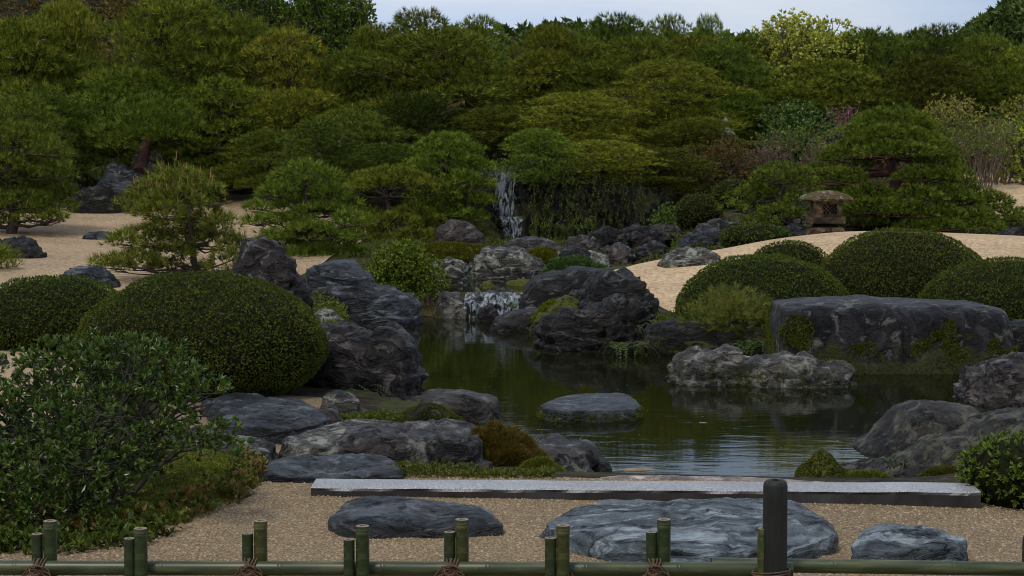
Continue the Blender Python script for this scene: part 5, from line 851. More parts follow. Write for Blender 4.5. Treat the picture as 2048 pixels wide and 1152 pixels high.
fern('bright green fern clump drooping to the water below the ridged rock', 1258, 700, 95, 1, n=46, Y=23.3, z=-.22, Ln=.26, color=(1.2, 1.1, .9), pin=.05, droop=.75)
fern('fern clump on the shoulder of the ridged rock', 1290, 645, 90, 2, n=34, Y=24.0, z=-.02, Ln=.22, color=(1.3, 1.2, .9), droop=.7)
fern('green fern clump left of the massive flat block', 1520, 690, 90, 3, n=56, Y=22.9, z=-.2, Ln=.32, color=(1, 1.1, .9), pin=.055)
fern('yellow-tinged fern bed right of the tall leaning purple stone', 650, 620, 110, 4, n=60, Y=28.4, z=-.05, Ln=.28, color=(1.7, 1.2, .8), pin=.06, mat='fern')
fern('dark green fern between the big azalea dome and the veined boulder', 700, 775, 90, 5, n=60, Y=17.9, z=-.12, Ln=.3, color=(.9, 1.05, .9), pin=.05)
fern('fern on top edge behind the big azalea dome, right side', 665, 730, 60, 6, n=30, Y=18.2, z=-.02, Ln=.24, color=(1, 1.1, .9))
fern('small fern tuft over the cascade rocks at the right', 1042, 618, 55, 7, n=26, Y=28.2, z=-.12, Ln=.16, color=(1.3, 1.3, .8))
fern('fern clump between the layered rocks of the stream', 955, 560, 70, 8, n=46, Y=32.8, z=.1, Ln=.3, color=(1.0, 1.0, .7), droop=.7)
fern('small bright fern right of the stream rubble', 1410, 488, 60, 9, n=26, Y=36.5, z=.42, Ln=.25, color=(1.3, 1.2, .8))
fern('fern tuft above the tiny stream cascade', 1320, 478, 70, 10, n=30, Y=38.5, z=.42, Ln=.25, color=(1., 1.1, .8))
fern('fern at the foot of the mossy cliff', 1140, 460, 90, 11, n=40, Y=40.4, z=.5, Ln=.3, color=(.8, .9, .6))
fern('curled bright fern in the brown moss clump by the granite slab', 1060, 915, 40, 12, n=16, Y=14.3, z=-.04, Ln=.1, color=(1.4, 1.3, .9), pin=.02)
fern('small fern under the pale mossy stone', 690, 835, 40, 13, n=20, Y=16.3, z=-.06, Ln=.12, color=(1.2, 1.2, .9), pin=.03)
fern('low fern fringe behind the right part of the granite slab', 1800, 955, 60, 14, n=30, Y=13.3, z=-.02, Ln=.1, color=(1.2, 1.2, .9), pin=.02)
def ground_plants(name, label, poly, n, leafm, Ln, wd, k, color, hh=.05, seed=0, cat='ground cover', spread=.7, lift=0):
    r = np.random.default_rng(seed); poly = np.asarray([tuple(p)[:2] for p in poly]); lo, hi = poly.min(0), poly.max(0); P = r.uniform(lo, hi, (n * 3, 2)); P = P[sdist(P, poly) > 0][:n]; z = terrain(P) + lift; nn = vn(np.c_[P * 3, z * 0], seed); kp = nn > -.35; P, z = P[kp], z[kp]
    zz = z + r.uniform(0, hh, len(z)) * (1 + nn[kp]); V, Fc, A = leaves(r, np.c_[P, zz], nrm(r.normal(size=(len(P), 3)) * .5 + [0, 0, 1]), k, Ln, wd, spread); o = link(name, mesh_np(name, V, Fc, M[leafm], False, A), color=color); tag(o, label, cat, kind='stuff')
gp = lambda lst: [tuple(gpt(a, b)[:2]) for a, b in lst]
ground_plants('ground_cover', 'dry green ground cover along the stream banks', PW([(700, 29), (860, 29.5), (865, 34), (1080, 34.5), (1230, 33), (1320, 33.6), (1420, 34), (1500, 36), (1500, 40), (1000, 41), (820, 40), (680, 34)]), 9000, 'leaf_b', .07, .018, 4, (.7, .62, .5), .08, 1)
ground_plants('ground_cover', 'dark low plants along the right pond bank', PW([(1240, 25.2), (1340, 25.8), (1550, 24.6), (1560, 23.6), (1300, 23.8), (1150, 25.5), (1100, 27.5), (1200, 27.5)]), 5000, 'leaf_b', .05, .015, 4, (.75, .7, .5), .08, 2)
ground_plants('ground_cover', 'low undergrowth beneath the left wood', PW([(-600, 50.5), (120, 50.2), (420, 51), (640, 49), (720, 44), (860, 43), (940, 43.4), (1060, 43), (1060, 56), (-600, 58)]), 14000, 'leaf', .12, .035, 5, (.55, .5, .4), .3, 3)
ground_plants('ground_cover', 'undergrowth beneath the right wood', PW([(1350, 42), (1520, 41), (1620, 39.5), (1900, 42), (1960, 51), (2400, 55), (2400, 58), (1050, 58), (1050, 48)]), 14000, 'leaf_r', .11, .03, 5, (.6, .6, .5), .25, 4)
ground_plants('ground_cover', 'sparse low plants on the left pond bank', PW([(560, 24), (640, 21), (700, 26), (770, 29), (840, 29.6), (840, 31), (700, 31.5), (560, 30)]), 4500, 'leaf_b', .05, .02, 4, (.9, .8, .6), .12, 5)
ground_plants('ground_cover', 'brown and green low plants between the shore rocks and the granite slab', gp([(640, 955), (760, 950), (860, 948), (1000, 950), (1110, 955), (1110, 966), (640, 966)]), 1500, 'leaf_b', .03, .01, 5, (.75, .62, .5), .05, 21)
ground_plants('ground_cover', 'low green plants at the foot of the veined boulder', gp([(640, 850), (700, 835), (800, 842), (820, 860), (740, 850)]), 700, 'leaf_b', .03, .012, 5, (.7, .7, .5), .05, 22)
# cliff plants: hanging strands
def hanging(label, px0, px1, py0, py1, Y, n, seed, color, mat='leaf_b'):
    r = np.random.default_rng(seed); P, D = [], []; root = empty('hanging_plants', atY((px0 + px1) / 2, py1, Y)); tag(root, label, 'climbing plant', 'plants on the cliff'); o = np.array(root.location)
    for i in range(n):
        px, py = r.uniform(px0, px1), r.uniform(py0, py1); p = np.array(atY(px, py, Y - r.uniform(0, .25))[:]); ln = r.uniform(.08, .36); m = int(ln / .035)
        for j in range(m): P.append(p + [.02 * math.sin(j * .7 + i), -.02 * math.sin(j), -j * .035]); D.append([r.normal(0, .5), -.5, -.9])
    V, Fc, A = leaves(r, np.array(P) - o, nrm(np.array(D)), 3, .055, .016, .5); tag(link('leaves', mesh_np('leaves', V, Fc, M[mat], False, A), root, color=color), kind='stuff')
hanging('hanging green strands on the left part of the cliff by the waterfall', 1045, 1150, 300, 430, 40.9, 170, 1, (.6, .55, .4))
hanging('hanging olive strands on the right part of the cliff', 1150, 1290, 345, 440, 40.9, 150, 2, (.6, .5, .4))
hanging('low mossy fronds hanging beside the waterfall splash', 1060, 1190, 430, 475, 40.7, 160, 3, (.75, .75, .5))
# moss mound with low russet plants, front left
def moundz(P):
    c = np.array([-1.95, 11.9]); q = (P - c) / [.95, .9]; return .17 * np.exp(-(q ** 2).sum(1) ** 1.6) 
mp_poly = np.array([tuple(gpt(a, b)[:2]) for a, b in [(-300, 1060), (150, 1092), (300, 1078), (400, 1045), (500, 1005), (530, 965), (525, 930), (450, 912), (300, 915), (-300, 930)]])
c_ = mp_poly.mean(0)
def mound():
    g = 110; lo, hi = mp_poly.min(0) - .05, mp_poly.max(0) + .05; X, Y = np.meshgrid(np.linspace(lo[0], hi[0], g), np.linspace(lo[1], hi[1], g), indexing='ij'); P = np.stack([X.ravel(), Y.ravel()], 1); s = sdist(P, mp_poly); h = .13 * sm((s + .02) / .35) + .02 * fbm(np.c_[P * 2.2, P[:, :1] * 0], 3, 4) * sm(s / .1) - .04 * (s < -.02); z = terrain(P) + h
    V = np.c_[P, z]; Q = grid_quads(g, g); keep = (s[Q] > -.09).all(1); root = empty('moss_mound', (c_[0], c_[1], 0)); tag(root, 'yellow-green moss mound fringed with russet plants, under the leafy bush', 'moss mound')
    link('moss', mesh_np('moss', V - [c_[0], c_[1], 0], Q[keep], M['mossbed'], True), root)
    r = np.random.default_rng(3); q = r.uniform(lo, hi, (60000, 2)); sq = sdist(q, mp_poly); k = sq > 0; q, sq = q[k], sq[k]; hz = terrain(q) + .13 * sm((sq + .02) / .35) + .02 * fbm(np.c_[q * 2.2, q[:, :1] * 0], 3, 4) * sm(sq / .1)
    V, Fc, A = tufts(r, np.c_[q, hz] - [c_[0], c_[1], 0], np.tile([0, 0, 1.], (len(q), 1)), 3, .014, .005, .5); tag(link('moss_tips', mesh_np('moss_tips', V, Fc, M['moss'], False, A), root, color=(.9, .9, .8)), kind='stuff')
    for nm, sel, mt, L_, wd, col, n in (('russet_plants', (sq < .16) & (q[:, 0] > -3.2), 'leaf_r', .05, .022, (1.1, 1.2, .8), 420), ('low_plants', (sq < .2), 'leaf_b', .045, .02, (.7, .7, .6), 900)):
        i = np.where(sel)[0]; i = r.choice(i, min(n, len(i)), False); P = np.c_[q[i], hz[i] + r.uniform(0, .08, len(i))] - [c_[0], c_[1], 0]; V, Fc, A = leaves(r, P, nrm(r.normal(size=P.shape) * .4 + [0, 0, 1]), 6, L_, wd, .65); tag(link(nm, mesh_np(nm, V, Fc, M[mt], False, A), root, color=col), kind='stuff')
M['mossbed'] = simple_mat('moss_bed', (.05, .058, .01), (.16, .16, .025), 9, .95, 1, .03, .1)
mound()
def moss_clump(label, cx, cy, Y, wpx, hpx, mat, color, seed, Ln=.05, z=None, n=2500, cat='moss clump', wd=.008, D=.5):
    r = np.random.default_rng(seed); p = atY(cx, cy, Y); W, H = wpx / F * Y / 2, hpx / F * Y; root = empty(cat.replace(' ', '_'), p); tag(root, label, cat, 'moss clumps'); S = sphere_pts(n, r, -.1); rj = 1 + .25 * vn(S * 3, seed); P = S * rj[:, None] * [W, W * D, H]
    V = S[:0]; th = np.linspace(0, np.pi / 1.8, 12); ph = np.linspace(0, 2 * np.pi, 25); T, Ph = np.meshgrid(th, ph, indexing='ij'); Dd = np.stack([np.sin(T) * np.cos(Ph), np.sin(T) * np.sin(Ph), np.cos(T)], -1).reshape(-1, 3); link('bed', mesh_np('bed', Dd * (.93 + .22 * vn(Dd * 3, seed))[:, None] * [W, W * D, H], grid_quads(12, 25)[:, ::-1], M['mossbed'], True), root)
    V, Fc, A = tufts(r, P, nrm(S + [0, 0, .5]), 6, Ln, wd, .6); tag(link('tips', mesh_np('tips', V, Fc, M[mat], False, A), root, color=color), kind='stuff')
moss_clump('golden brown moss clump right of the craggy shore rock', 990, 950, 13.75, 190, 82, 'needle_y', (.75, .5, .5), 1, .06, n=5000)
moss_clump('russet moss clump left before the craggy shore rock', 770, 950, 13.75, 180, 42, 'leaf_r', (1.1, .8, .8), 2, .05, n=4000)
moss_clump('brown moss tuft above the left flat blue stone', 745, 915, 14.3, 110, 28, 'leaf_r', (1.1, .75, .7), 3, .045, n=2000)
moss_clump('bright green moss mat left of the paving stone', 1080, 958, 13.35, 90, 32, 'needle_y', (.8, .85, .6), 4, .04, n=2500)
moss_clump('round brown-green moss pad behind the slab near the corner bush', 1885, 965, 13.2, 90, 26, 'needle_y', (.55, .5, .4), 5, .03, n=2000)
moss_clump('bright moss strip behind the slab right of the pointed mossy rock', 1735, 965, 13.25, 90, 20, 'needle_y', (.8, .9, .6), 6, .03, n=1600)
moss_clump('moss cushion between the two pale pond rocks', 1500, 738, 21.4, 110, 20, 'moss', (.9, 1, .7), 7, .03, n=2500)
moss_clump('moss cushion on the low purple ledge under the cascade', 1050, 645, 27.3, 90, 16, 'moss', (.9, 1, .6), 8, .04, n=1800)
moss_clump('yellow moss top of the dark striped bank rock', 1400, 655, 24.7, 190, 18, 'moss', (1, 1, .7), 9, .04, n=3500)
moss_clump('mossy hump between the layered rocks of the stream', 905, 515, 34.5, 170, 26, 'moss', (.75, .65, .5), 10, .06, n=3500)
moss_clump('yellow moss patch right of the broad layered stream rock', 1085, 528, 33.6, 60, 30, 'moss', (1, .9, .5), 11, .06, n=1500)
moss_clump('dark green plant tuft before the long low grey stream rock', 1150, 545, 32, 110, 26, 'leaf', (.8, 1, .8), 12, .08, n=1800)
moss_clump('bright moss beside the wedged mossy stone', 1125, 640, 26.4, 110, 34, 'moss', (1, 1.1, .6), 13, .05, n=3000)
# ------------------------------------------------------------------ leafy bush, lower left
def front_bush():
    Y0 = 11.0; x0 = X_(170, Y0); root = empty('leafy_bush', (x0, Y0, 0)); tag(root, 'large glossy-leaved bush filling the lower left corner behind the fence', 'bush'); r = np.random.default_rng(9); b = MB(); o = np.array([x0, Y0, 0]); Ps, Ds = [], []
    cl = [(60, 770, 120, 55, .5), (180, 735, 80, 55, .3), (260, 720, 90, 48, .2), (320, 760, 90, 55, .3), (390, 790, 70, 45, .1), (60, 850, 120, 60, 0), (200, 830, 120, 60, 0), (330, 850, 110, 60, .1), (420, 880, 60, 40, -.1), (60, 940, 120, 60, -.2), (170, 930, 110, 60, -.2), (290, 915, 60, 40, .1), (60, 1020, 120, 60, -.25), (150, 1010, 90, 50, -.2), (30, 1080, 100, 40, -.2), (110, 1065, 80, 35, -.2), (-60, 900, 120, 140, 0), (-60, 800, 100, 80, .3), (100, 725, 60, 40, .4), (250, 780, 100, 40, .7), (120, 800, 110, 50, .8), (280, 880, 110, 50, .6), (100, 900, 130, 60, .7)]
    for i, (px, py, rw, rh, dy) in enumerate(cl):
        Y = Y0 + dy; c = np.array(atY(px, py, Y)[:]) - o; a, h = rw / F * Y, rh / F * Y; c[2] = max(c[2], .08)
        st = np.array([r.normal(0, .08), r.normal(0, .05), .0]); md = np.array([c[0] * .45, c[1] * .5, c[2] * .6 + .05]) + r.normal(0, .05, 3); tt = np.linspace(0, 1, 9)[:, None]; cv = (1 - tt) ** 2 * st + 2 * tt * (1 - tt) * md + tt ** 2 * c; cv[1:-1] += r.normal(0, .012, (7, 3)); b.tube(cv, np.linspace(.022, .008, 9), 6, False)
        for _ in range(14):
            e = c + nrm(r.normal(size=3)) * [a, a, h] * .95; q = cv[r.integers(5, 9)]; m2 = (q + e) / 2 + r.normal(0, .03, 3); b.tube([q, m2, e], [.006, .0045, .002], 4, False)
        n = int(a * h * 3900); S = sphere_pts(n, r, -.7); P = c + S * (1 + .3 * vn(S * 2.5 + i * 3, 4) + r.normal(0, .1, n))[:, None] * [a, a * .8, h]; P = P[(P[:, 2] > .03)]; S = S[:len(P)]; kp = vn(P * 6, 8) > -.30; Ps.append(P[kp]); Ds.append(nrm((P - c) * [1, 1, .6] / a + [0, -.1, .55])[kp])
    P, Dd = np.concatenate(Ps), np.concatenate(Ds); V, Fc, A = leaves(r, P, Dd, 8, .048, .017, .55, .3); b.build('branches', M['twig'], root, smooth=True); tag(link('leaves', mesh_np('leaves', V, Fc, M['leaf'], False, A), root, color=(1.15, 1.1, .8)), kind='stuff')
front_bush()
ground_plants('ground_cover', 'low dark plants under the leafy bush by the fence', gp([(-400, 1020), (200, 1080), (330, 1080), (380, 1060), (300, 1100), (150, 1118), (-400, 1125)]), 1600, 'leaf_b', .05, .024, 6, (.6, .6, .5), .08, 15)
# ------------------------------------------------------------------ stone lanterns
def rbox(b, x0, x1, y0, y1, z0, z1, r=.02):
    pts = []
    for cx, cy, a0 in ((x1 - r, y1 - r, 0), (x0 + r, y1 - r, 90), (x0 + r, y0 + r, 180), (x1 - r, y0 + r, 270)):
        for a in (0, 30, 60, 90): pts.append((cx + r * math.cos(R(a0 + a)), cy + r * math.sin(R(a0 + a))))
    k = len(pts); c = np.array([(x0 + x1) / 2, (y0 + y1) / 2]); P = np.array(pts); rings = [(z0, .0), (z0 + r * .5, 1), (z1 - r * .5, 1), (z1, 0)]; V = [np.r_[c, z0][None]]
    for z, f in rings: V.append(np.c_[c + (P - c) * (1 if f else 1 - r * .6 / max(x1 - x0, .01) * 2), np.full(k, z)])
    V.append(np.r_[c, z1][None]); V = np.concatenate(V); F_ = []
    for q in range(k): F_.append([0, 1 + (q + 1) % k, 1 + q]); F_.append([1 + 4 * k, 1 + 3 * k + q, 1 + 3 * k + (q + 1) % k])
    for s_ in range(3):
        for q in range(k): a, d = 1 + s_ * k + q, 1 + s_ * k + (q + 1) % k; F_ += [[a, d, d + k], [a, d + k, a + k]]
    b.add(V, np.array(F_))
def lantern():
    Y = 34.9; u = Y / F; c = atY(1650, 480, Y); z0 = c.z; root = empty('stone_lantern', (c.x, Y, z0)); tag(root, 'broad brown stone lantern with a mossy cap and latticed window on the dune crest', 'stone lantern', rgroup := 'stone lanterns')
    zz = lambda py: atY(1650, py, Y).z - z0; b = MB()
    # arched foot: profile extruded in depth
    w0, w1, h0, h1 = 41 * u, 29 * u, zz(486), zz(454); outer = [(-w0, h0), (-w0 + .02, h0 + (h1 - h0) * .55), (-w1 - .03, h1 - .02), (-w1, h1), (w1, h1), (w1 + .03, h1 - .02), (w0 - .02, h0 + (h1 - h0) * .55), (w0, h0)]
    inner = [(27 * u * math.cos(t) , h0 + (zz(461) - h0) * math.sin(t)) for t in np.linspace(0, math.pi, 15)]; poly = outer + inner; r = delaunay_2d_cdt([Vector(p) for p in poly], [], [list(range(len(poly)))], 1, 1e-6)
    co = np.array([tuple(v) for v in r[0]]); dp = .27; V = np.r_[np.c_[co[:, 0], np.full(len(co), -dp), co[:, 1]], np.c_[co[:, 0], np.full(len(co), dp), co[:, 1]]]; fs = np.array([list(f) for f in r[2]]); n_ = len(co); b.add(V, np.r_[fs[:, ::-1] if False else fs, fs[:, ::-1] + n_]); m_ = len(poly); b.add(V, np.array([[q, (q + 1) % m_, (q + 1) % m_ + n_, q + n_] for q in range(m_)])); b.build('arched_foot', M['lantern'], root)
    b = MB(); rbox(b, -24 * u, 24 * u, -.2, .2, zz(455), zz(449), .04); b.build('neck', M['hollow'], root)  # shade under the platform put into the neck colour
    b = MB(); rbox(b, -36 * u, 36 * u, -.3, .3, zz(447.5), zz(434), .03); b.build('platform', M['lantern'], root)
    b = MB(); z1, z2 = zz(433.2), zz(401); a = 27.5 * u; d = .235; wx0, wx1, wz0, wz1 = 1642, 1669, 427, 407; x0, x1 = (wx0 - 1650) * u, (wx1 - 1650) * u; q0, q1 = zz(wz0), zz(wz1)
    for bx in ((-a, -d, z1, x0, d, z2), (x1, -d, z1, a, d, z2), (x0, -d, z1, x1, d, q0), (x0, -d, q1, x1, d, z2), (x0, -d + .1, q0, x1, d, q1)): b.box(bx[:3], bx[3:])
    b.build('fire_box', M['lantern'], root); b = MB(); b.box((x0, -d + .085, q0), (x1, -d + .095, q1)); b.build('window_shade_panel', M['hollow'], root)  # window backed by a dark panel painted as the shade of the recess
    for s in (-1, 1):
        for k in range(-3, 4):
            cx = (x0 + x1) / 2 + k * (x1 - x0) / 3.6; p0, p1 = [], []; hh = (q1 - q0) / 2; cz = (q0 + q1) / 2; t0, t1 = -hh, hh
            f = lambda t: cx + s * t
            ts = [t for t in np.linspace(t0, t1, 41) if x0 <= f(t) <= x1]
            if len(ts) > 4: bb = MB(); bb.tube([(f(ts[0]), -d + .012 + .006 * s, cz + ts[0]), (f(ts[-1]), -d + .012 + .006 * s, cz + ts[-1])], .0085, 4); bb.build('lattice_bar', M['lantern'], root)
    # square cap, drooping
    g = 41; X, Yg = np.meshgrid(np.linspace(-1, 1, g), np.linspace(-1, 1, g), indexing='ij'); rr = (np.abs(X) ** 3.2 + np.abs(Yg) ** 3.2) ** (1 / 3.2); ca = 55 * u; hc = zz(382) - zz(399)
    rn = np.minimum(rr, 1); X2 = X / np.maximum(1, rr); Y2 = Yg / np.maximum(1, rr); P = np.stack([X2 * ca, Y2 * ca * .85, zz(399) + hc * (1 - rn ** 2.3) * .95 + .012], -1).reshape(-1, 3); P[:, 2] += .02 * fbm(P * 6, 4, 4); V = P; lower = P.copy(); lower[:, 2] = zz(401.5) + .0 * lower[:, 2]; lower[:, :2] *= .97
    b = MB(); b.add(V, grid_quads(g, g)); b.add(lower, grid_quads(g, g)[:, ::-1]); 
    idx = np.concatenate([np.arange(g) * g, (g - 1) * g + np.arange(1, g), (np.arange(g - 2, -1, -1)) * g + g - 1, np.arange(g - 2, 0, -1)]); b.add(np.r_[V[idx], lower[idx]], np.array([[q, (q + 1) % len(idx), (q + 1) % len(idx) + len(idx), q + len(idx)] for q in range(len(idx))]))
    b.build('cap', M['cap'], root, smooth=True)
    rr_ = np.random.default_rng(2); S = sphere_pts(1500, rr_, .1); P = S * [20 * u, .2, .10] + [14 * u, 0, zz(396) + .02]; V, Fc, A = tufts(rr_, P, S, 4, .02, .007, .5); tag(link('cap_moss', mesh_np('cap_moss', V, Fc, M['moss'], False, A), root, color=(.75, .8, .8)), kind='stuff')
lantern()
def lantern2():
    Y = 46.5; c = atY(1450, 330, Y); z0 = tz(c.x, Y); root = empty('stone_lantern', (c.x, Y, z0)); tag(root, 'tall grey stone lantern half hidden among the pines', 'stone lantern', 'stone lanterns'); zz = lambda py: atY(1450, py, Y).z - z0; u = Y / F
    def part(nm, prof, k=6): b = MB(); b.lathe(prof, k); b.build(nm, M['granite_l'], root)
    part('post', [(.0, 0), (.16, 0), (.12, .06), (.085, .12), (.085, zz(306)), (.12, zz(303)), (0, zz(303))], 12); part('platform', [(0, zz(303)), (13 * u, zz(301)), (17 * u, zz(296)), (17 * u, zz(292)), (0, zz(292))]); part('fire_box', [(0, zz(292)), (9 * u, zz(292)), (9 * u, zz(276)), (0, zz(276))])
    part('cap', [(0, zz(277)), (15 * u, zz(276)), (21 * u, zz(270)), (20 * u, zz(267)), (12 * u, zz(259)), (5 * u, zz(254)), (0, zz(254))]); part('finial', [(0, zz(254)), (4 * u, zz(252)), (6.5 * u, zz(246)), (6 * u, zz(241)), (2 * u, zz(236)), (0, zz(232))], 14)
lantern2()
# ------------------------------------------------------------------ koi and floating specks
def koi(label, px, py, L_, ang, col, depth=.03, pcol=None):
    p = atZ(px, py, WL); b = MB(); s = np.linspace(0, 1, 14); x = (s - .5) * L_; bend = .10 * L_ * np.sin(s * 3.0) ; rad = L_ * .13 * np.sin(np.pi * np.minimum(1, s * .93 + .07)) ** .75 * (1 - .45 * s); V = np.c_[x, bend, 0 * s]; b.tube(V, rad, 10)
    root = empty('koi', (p.x, p.y, WL - depth), R(ang)); tag(root, label, 'koi', 'koi in the pond'); b.build('body', M[col], root, smooth=True)
    t = np.array([[x[-1] - .02 * L_, bend[-1], 0], [x[-1] + .16 * L_, bend[-1] + .09 * L_, .01], [x[-1] + .10 * L_, bend[-1], .0], [x[-1] + .16 * L_, bend[-1] - .09 * L_, -.01]]); b = MB(); b.add(t, np.array([[0, 1, 2], [0, 2, 3]])); b.add(t + [0, 0, .004], np.array([[0, 2, 1], [0, 3, 2]])); b.build('tail', M[col], root)
    for sg in (-1, 1): f = np.array([[x[3], bend[3] + sg * rad[3] * .8, 0], [x[4] + .05 * L_, bend[4] + sg * (rad[4] + .10 * L_), -.01], [x[5], bend[5] + sg * rad[5] * .8, 0]]); b = MB(); b.add(f, np.array([[0, 1, 2]])); b.add(f + [0, 0, .003], np.array([[0, 2, 1]])); b.build('fin', M[col], root)
M['koi_c'] = simple_mat('cream_koi_skin', (.30, .24, .13), (.45, .38, .24), 12, .3); M['koi_r'] = simple_mat('red_koi_skin', (.55, .10, .06), (.7, .2, .12), 12, .3); M['koi_b'] = simple_mat('tan_koi_skin', (.16, .10, .05), (.28, .19, .11), 12, .3)
koi('cream koi swimming in the middle of the pond', 1403, 845, .15, 160, 'koi_c', .012); koi('small red koi before the low cascade', 905, 636, .22, 175, 'koi_r', -.01); koi('large tan koi just behind the paving stone', 1262, 938, .45, 178, 'koi_b', .03)
def specks():
    r = np.random.default_rng(6); lo, hi = pond.min(0), pond.max(0); P = r.uniform(lo, hi, (900, 2)); P = P[sdist(P, pond) > .2]; b = MB()
    for x, y in P[:230]: s = r.uniform(.003, .008); a = np.linspace(0, 6.28, 6)[:5] + r.uniform(0, 6); b.add(np.c_[x + s * np.cos(a), y + s * np.sin(a) * r.uniform(.6, 1), np.full(5, WL + .003)], np.array([[0, 1, 2], [0, 2, 3], [0, 3, 4]]))
    tag(b.build('floating_petals', M['foamw']), 'tiny pale petals and pollen floating on the pond', 'petals', kind='stuff')
specks()
# ------------------------------------------------------------------ bamboo fence
FY = 8.0; fu = FY / F
def fpt(px, py, Y=FY): return np.array(atY(px, py, Y)[:])
fo = fpt(1024, 1137); fo[2] = 0; fence = empty('bamboo_fence', fo); tag(fence, 'low green bamboo rail fence with paired short posts, rope ties and a charred post', 'fence')
def culm(nm, p0, p1, r, nodes_, color, cut=True, hollow=.5, r1=None):
    p0, p1 = np.array(p0) - fo, np.array(p1) - fo; b = MB(); Ln = np.linalg.norm(p1 - p0); d = (p1 - p0) / Ln; s = [0]; q = [1.]
    for nd in sorted(nodes_):
        for ds, k in ((-.012, 1.0), (-.004, 1.045), (-.001, .985), (.002, 1.05), (.006, 1.02), (.014, 1.0)): s.append(nd * Ln + ds); q.append(k)
    s.append(Ln); q.append(1.0); s = np.array(s); o_ = np.argsort(s); s = s[o_]; rr = np.array(q)[o_] * (r + ((r1 or r) - r) * s / Ln); loc = (p0); b.tube(d * s[:, None], rr, 20, False)
    ob = b.build(nm, M['bamboo'], fence, smooth=True, color=color); ob.location = loc
    if cut:
        c = MB(); an = np.linspace(0, 2 * np.pi, 21)[:20]; R2 = (r1 or r); o3 = np.c_[np.cos(an), np.sin(an), 0 * an]; 
        V = np.r_[o3 * R2 * 1.0, o3 * R2 * .97 + [0, 0, .0015], o3 * R2 * hollow + [0, 0, .0015], o3 * R2 * hollow * .95 - [0, 0, .02]]; F_ = [[a * 20 + q, a * 20 + (q + 1) % 20, (a + 1) * 20 + (q + 1) % 20, (a + 1) * 20 + q] for a in range(3) for q in range(20)]; c.add(V, np.array(F_)); ce = c.build('cut_end', M['bcut'], ob); ce.location = p1 - p0
        c = MB(); c.add(np.r_[o3 * R2 * hollow, [[0, 0, 0]]], np.array([[q, (q + 1) % 20, 20] for q in range(20)])); ce = c.build('hollow', M['bhollow_shade'], ob); ce.location = p1 - p0 - np.array([0, 0, .004])  # solid disc just under the rim, shade of the hollow in its colour
    return ob
rl = culm('rail', fpt(-260, 1135), fpt(1585, 1139), 15 * fu, [(px + 260) / 1845 for px in (30, 322, 560, 765, 975, 1172, 1357)], (1, 1, 1), False)
culm('rail', fpt(1422, 1129, FY + .09), fpt(2320, 1142, FY + .09), 14.5 * fu * 1.01, [(px - 1422) / 898 for px in (1668, 1905, 2120)], (1, 1.05, 1), False)
def rope_tie(cx, cy, w_, seed, tails=5):
    r = np.random.default_rng(seed); b = MB(); c = fpt(cx, cy, FY) - fo
    for k in range(5):
        a = np.linspace(0, 2 * np.pi, 22); th = (k - 2) * .0045; sl = (-1) ** k * .55; rad = 16.5 * fu + .004
        P = np.c_[np.sin(a) * sl * .025 + th * 1.5, -np.cos(a) * rad, np.sin(a) * rad]; b.tube(c + P, .0032, 5, False)
    for k in range(4): a = np.linspace(0, 6.28, 18); q = .016 + .004 * k; b.tube(c + np.array([0, -.043 - .003 * k, 0]) + np.c_[np.cos(a) * q, .006 * np.sin(2 * a + k), np.sin(a) * q * .8], .0036, 5, False)
    for sg in (-1, 1):
        for k in range(tails - 2): L_ = r.uniform(.045, w_); t = np.linspace(0, 1, 9); b.tube(c + np.array([0, -.047, 0]) + np.c_[sg * L_ * t + .006 * np.sin(t * 9 + k), -.01 * t, (-.03 * t ** 2 + .022 * np.sin(t * 3.1) * (k - .5)) - .012 * k * t], np.linspace(.0032, .0022, 9), 5)
    for k in range(26):
        L_ = r.uniform(.02, .05); d = nrm(r.normal(size=3) * [1, .4, 1]); b.tube([c + [0, -.045, 0], c + np.array([0, -.05, 0]) + d * L_ * .6 + r.normal(0, .003, 3), c + np.array([0, -.05, 0]) + d * L_], [.0014, .001, .0006], 3, False)
    b.build('rope_tie', M['rope'], fence, smooth=True)
pr_ = [(74, 1068, 100, 1042, 0), (259, 1077, 281, 1057, 1), (495, 1067, 521, 1042, 0), (698, 1079, 725, 1052, 1), (899, 1064, 924, 1039, 0), (1101, 1076, 1126, 1051, 1), (1303, 1064, 1328, 1039, 0)]
cr_ = random.Random(3)
for a, ya, b_, yb, front in pr_:
    dY = -.062 if front else .062
    for px, py, r_ in ((a, ya, 11.3 * fu), (b_, yb, 13.6 * fu)):
        Y = FY + dY + (.0 if px == b_ else .003); top = fpt(px, py, Y); g = tz(top[0], Y); sc = cr_.choice([(1.1, 1.0, .8), (.8, .9, .8), (1.3, 1.05, .85), (.7, .85, .75)]) if px == b_ else (.6, .7, .6)
        culm('post', (top[0], Y, g - .1), top, r_ * Y / FY, [.5, .97 if px == b_ else .3], sc)
    rope_tie((a + b_) / 2 + (-8 if not front else 6), 1136 if not front else 1143, .085, int(a))
tp = fpt(1528, 1057, FY - .06); culm('post', (tp[0], FY - .06, -.1), tp, 13 * fu, [.4], (1.05, 1.05, .7))
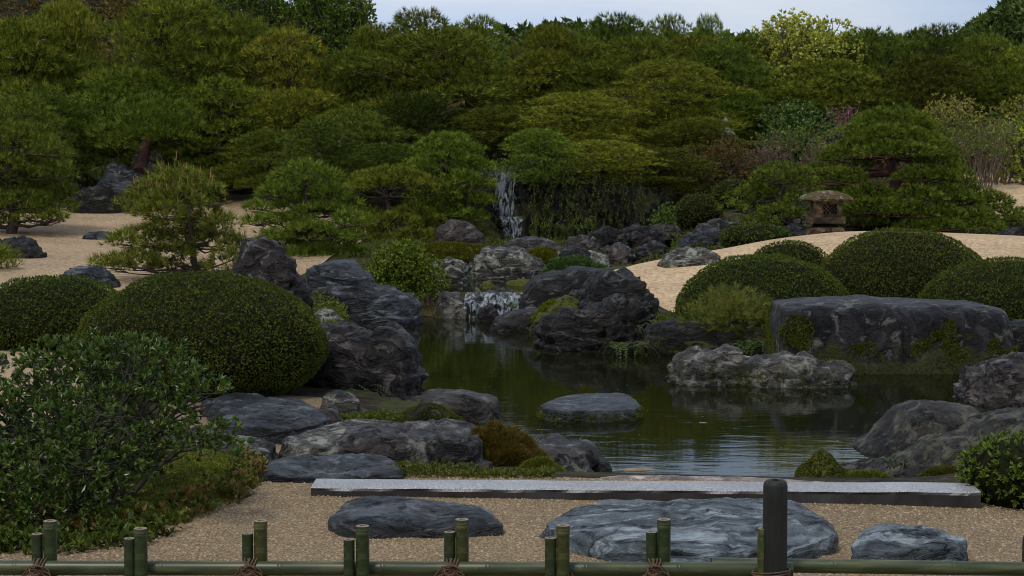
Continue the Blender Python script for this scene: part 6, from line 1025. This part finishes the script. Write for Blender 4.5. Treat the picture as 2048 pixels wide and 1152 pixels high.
cpx = fpt(1551, 960, FY - .07); b = MB(); rr = 24.3 * fu; b.lathe([(0, cpx[2]), (rr * .7, cpx[2]), (rr * .92, cpx[2] - .008), (rr, cpx[2] - .022), (rr, cpx[2] - .08), (rr * 1.03, -.2)], 28); V, Fc, A = b.arr(); V = V.copy(); cc_ = 1 + .012 * vn(np.c_[np.arctan2(V[:, 1], V[:, 0]) * 5, V[:, 2] * 3, V[:, 2] * 0], 4); V[:, :2] *= cc_[:, None]; o_ = link('timber_post', mesh_np('timber_post', V, Fc, M['char'], True), fence, (cpx[0] - fo[0], FY - .07 - fo[1], 0))
def ring(cx, cy, rad, n, Y):
    b = MB(); c = fpt(cx, cy, Y) - fo
    for k in range(n): a = np.linspace(0, 6.28, 30); b.tube(c + np.c_[np.cos(a) * rad, np.sin(a) * rad * .8, .006 * np.sin(a + k) + (k - n / 2) * .006 + .0 * a], .0034, 5, False)
    b.build('rope_binding', M['rope'], fence, smooth=True)
ring(1542, 1143, 38 * fu, 3, FY - .06)
# second charred post just outside the right edge
pp = fpt(2062, 1070, FY + .6)
b = MB(); b.lathe([(0, pp[2]), (.03, pp[2]), (.036, pp[2] - .02), (.037, -.1)], 20); o_ = b.build('wooden_stake', M['char'], None, (pp[0], FY + .6, 0), True); tag(o_, 'dark wooden stake cut by the right edge beyond the fence', 'stake')
# scattered leaves and pebbles on the near gravel
def pebbles():
    r = np.random.default_rng(8); P = r.uniform([-3.2, 9.0], [3.4, 12.4], (26000, 2)); P = P[sdist(P, np.array(near)) > 0]; z = terrain(P) + .018; n = len(P); s = r.uniform(.004, .0095, (n, 1, 1)); base = np.array([[1, 0, 0], [0, 1, 0], [-1, 0, 0], [0, -1, 0], [0, 0, .8], [0, 0, -.4]]) ; V = np.c_[P, z][:, None] + base[None] * s * r.uniform(.6, 1.3, (n, 6, 1)); F_ = np.array([[0, 1, 4], [1, 2, 4], [2, 3, 4], [3, 0, 4]]); Fc = (np.arange(n)[:, None, None] * 6 + F_[None]).reshape(-1, 3)
    tag(link('loose_gravel', mesh_np('loose_gravel', V.reshape(-1, 3), Fc, M['pebble'], False, np.repeat(r.uniform(0, 1, n), 6))), 'loose tan pebbles scattered over the gravel court', 'gravel', kind='stuff')
M['pebble'] = foliage_mat('pebbles', [(.18, .125, .07), (.29, .215, .13), (.42, .33, .22)], .8, 0, .2, False)
pebbles()
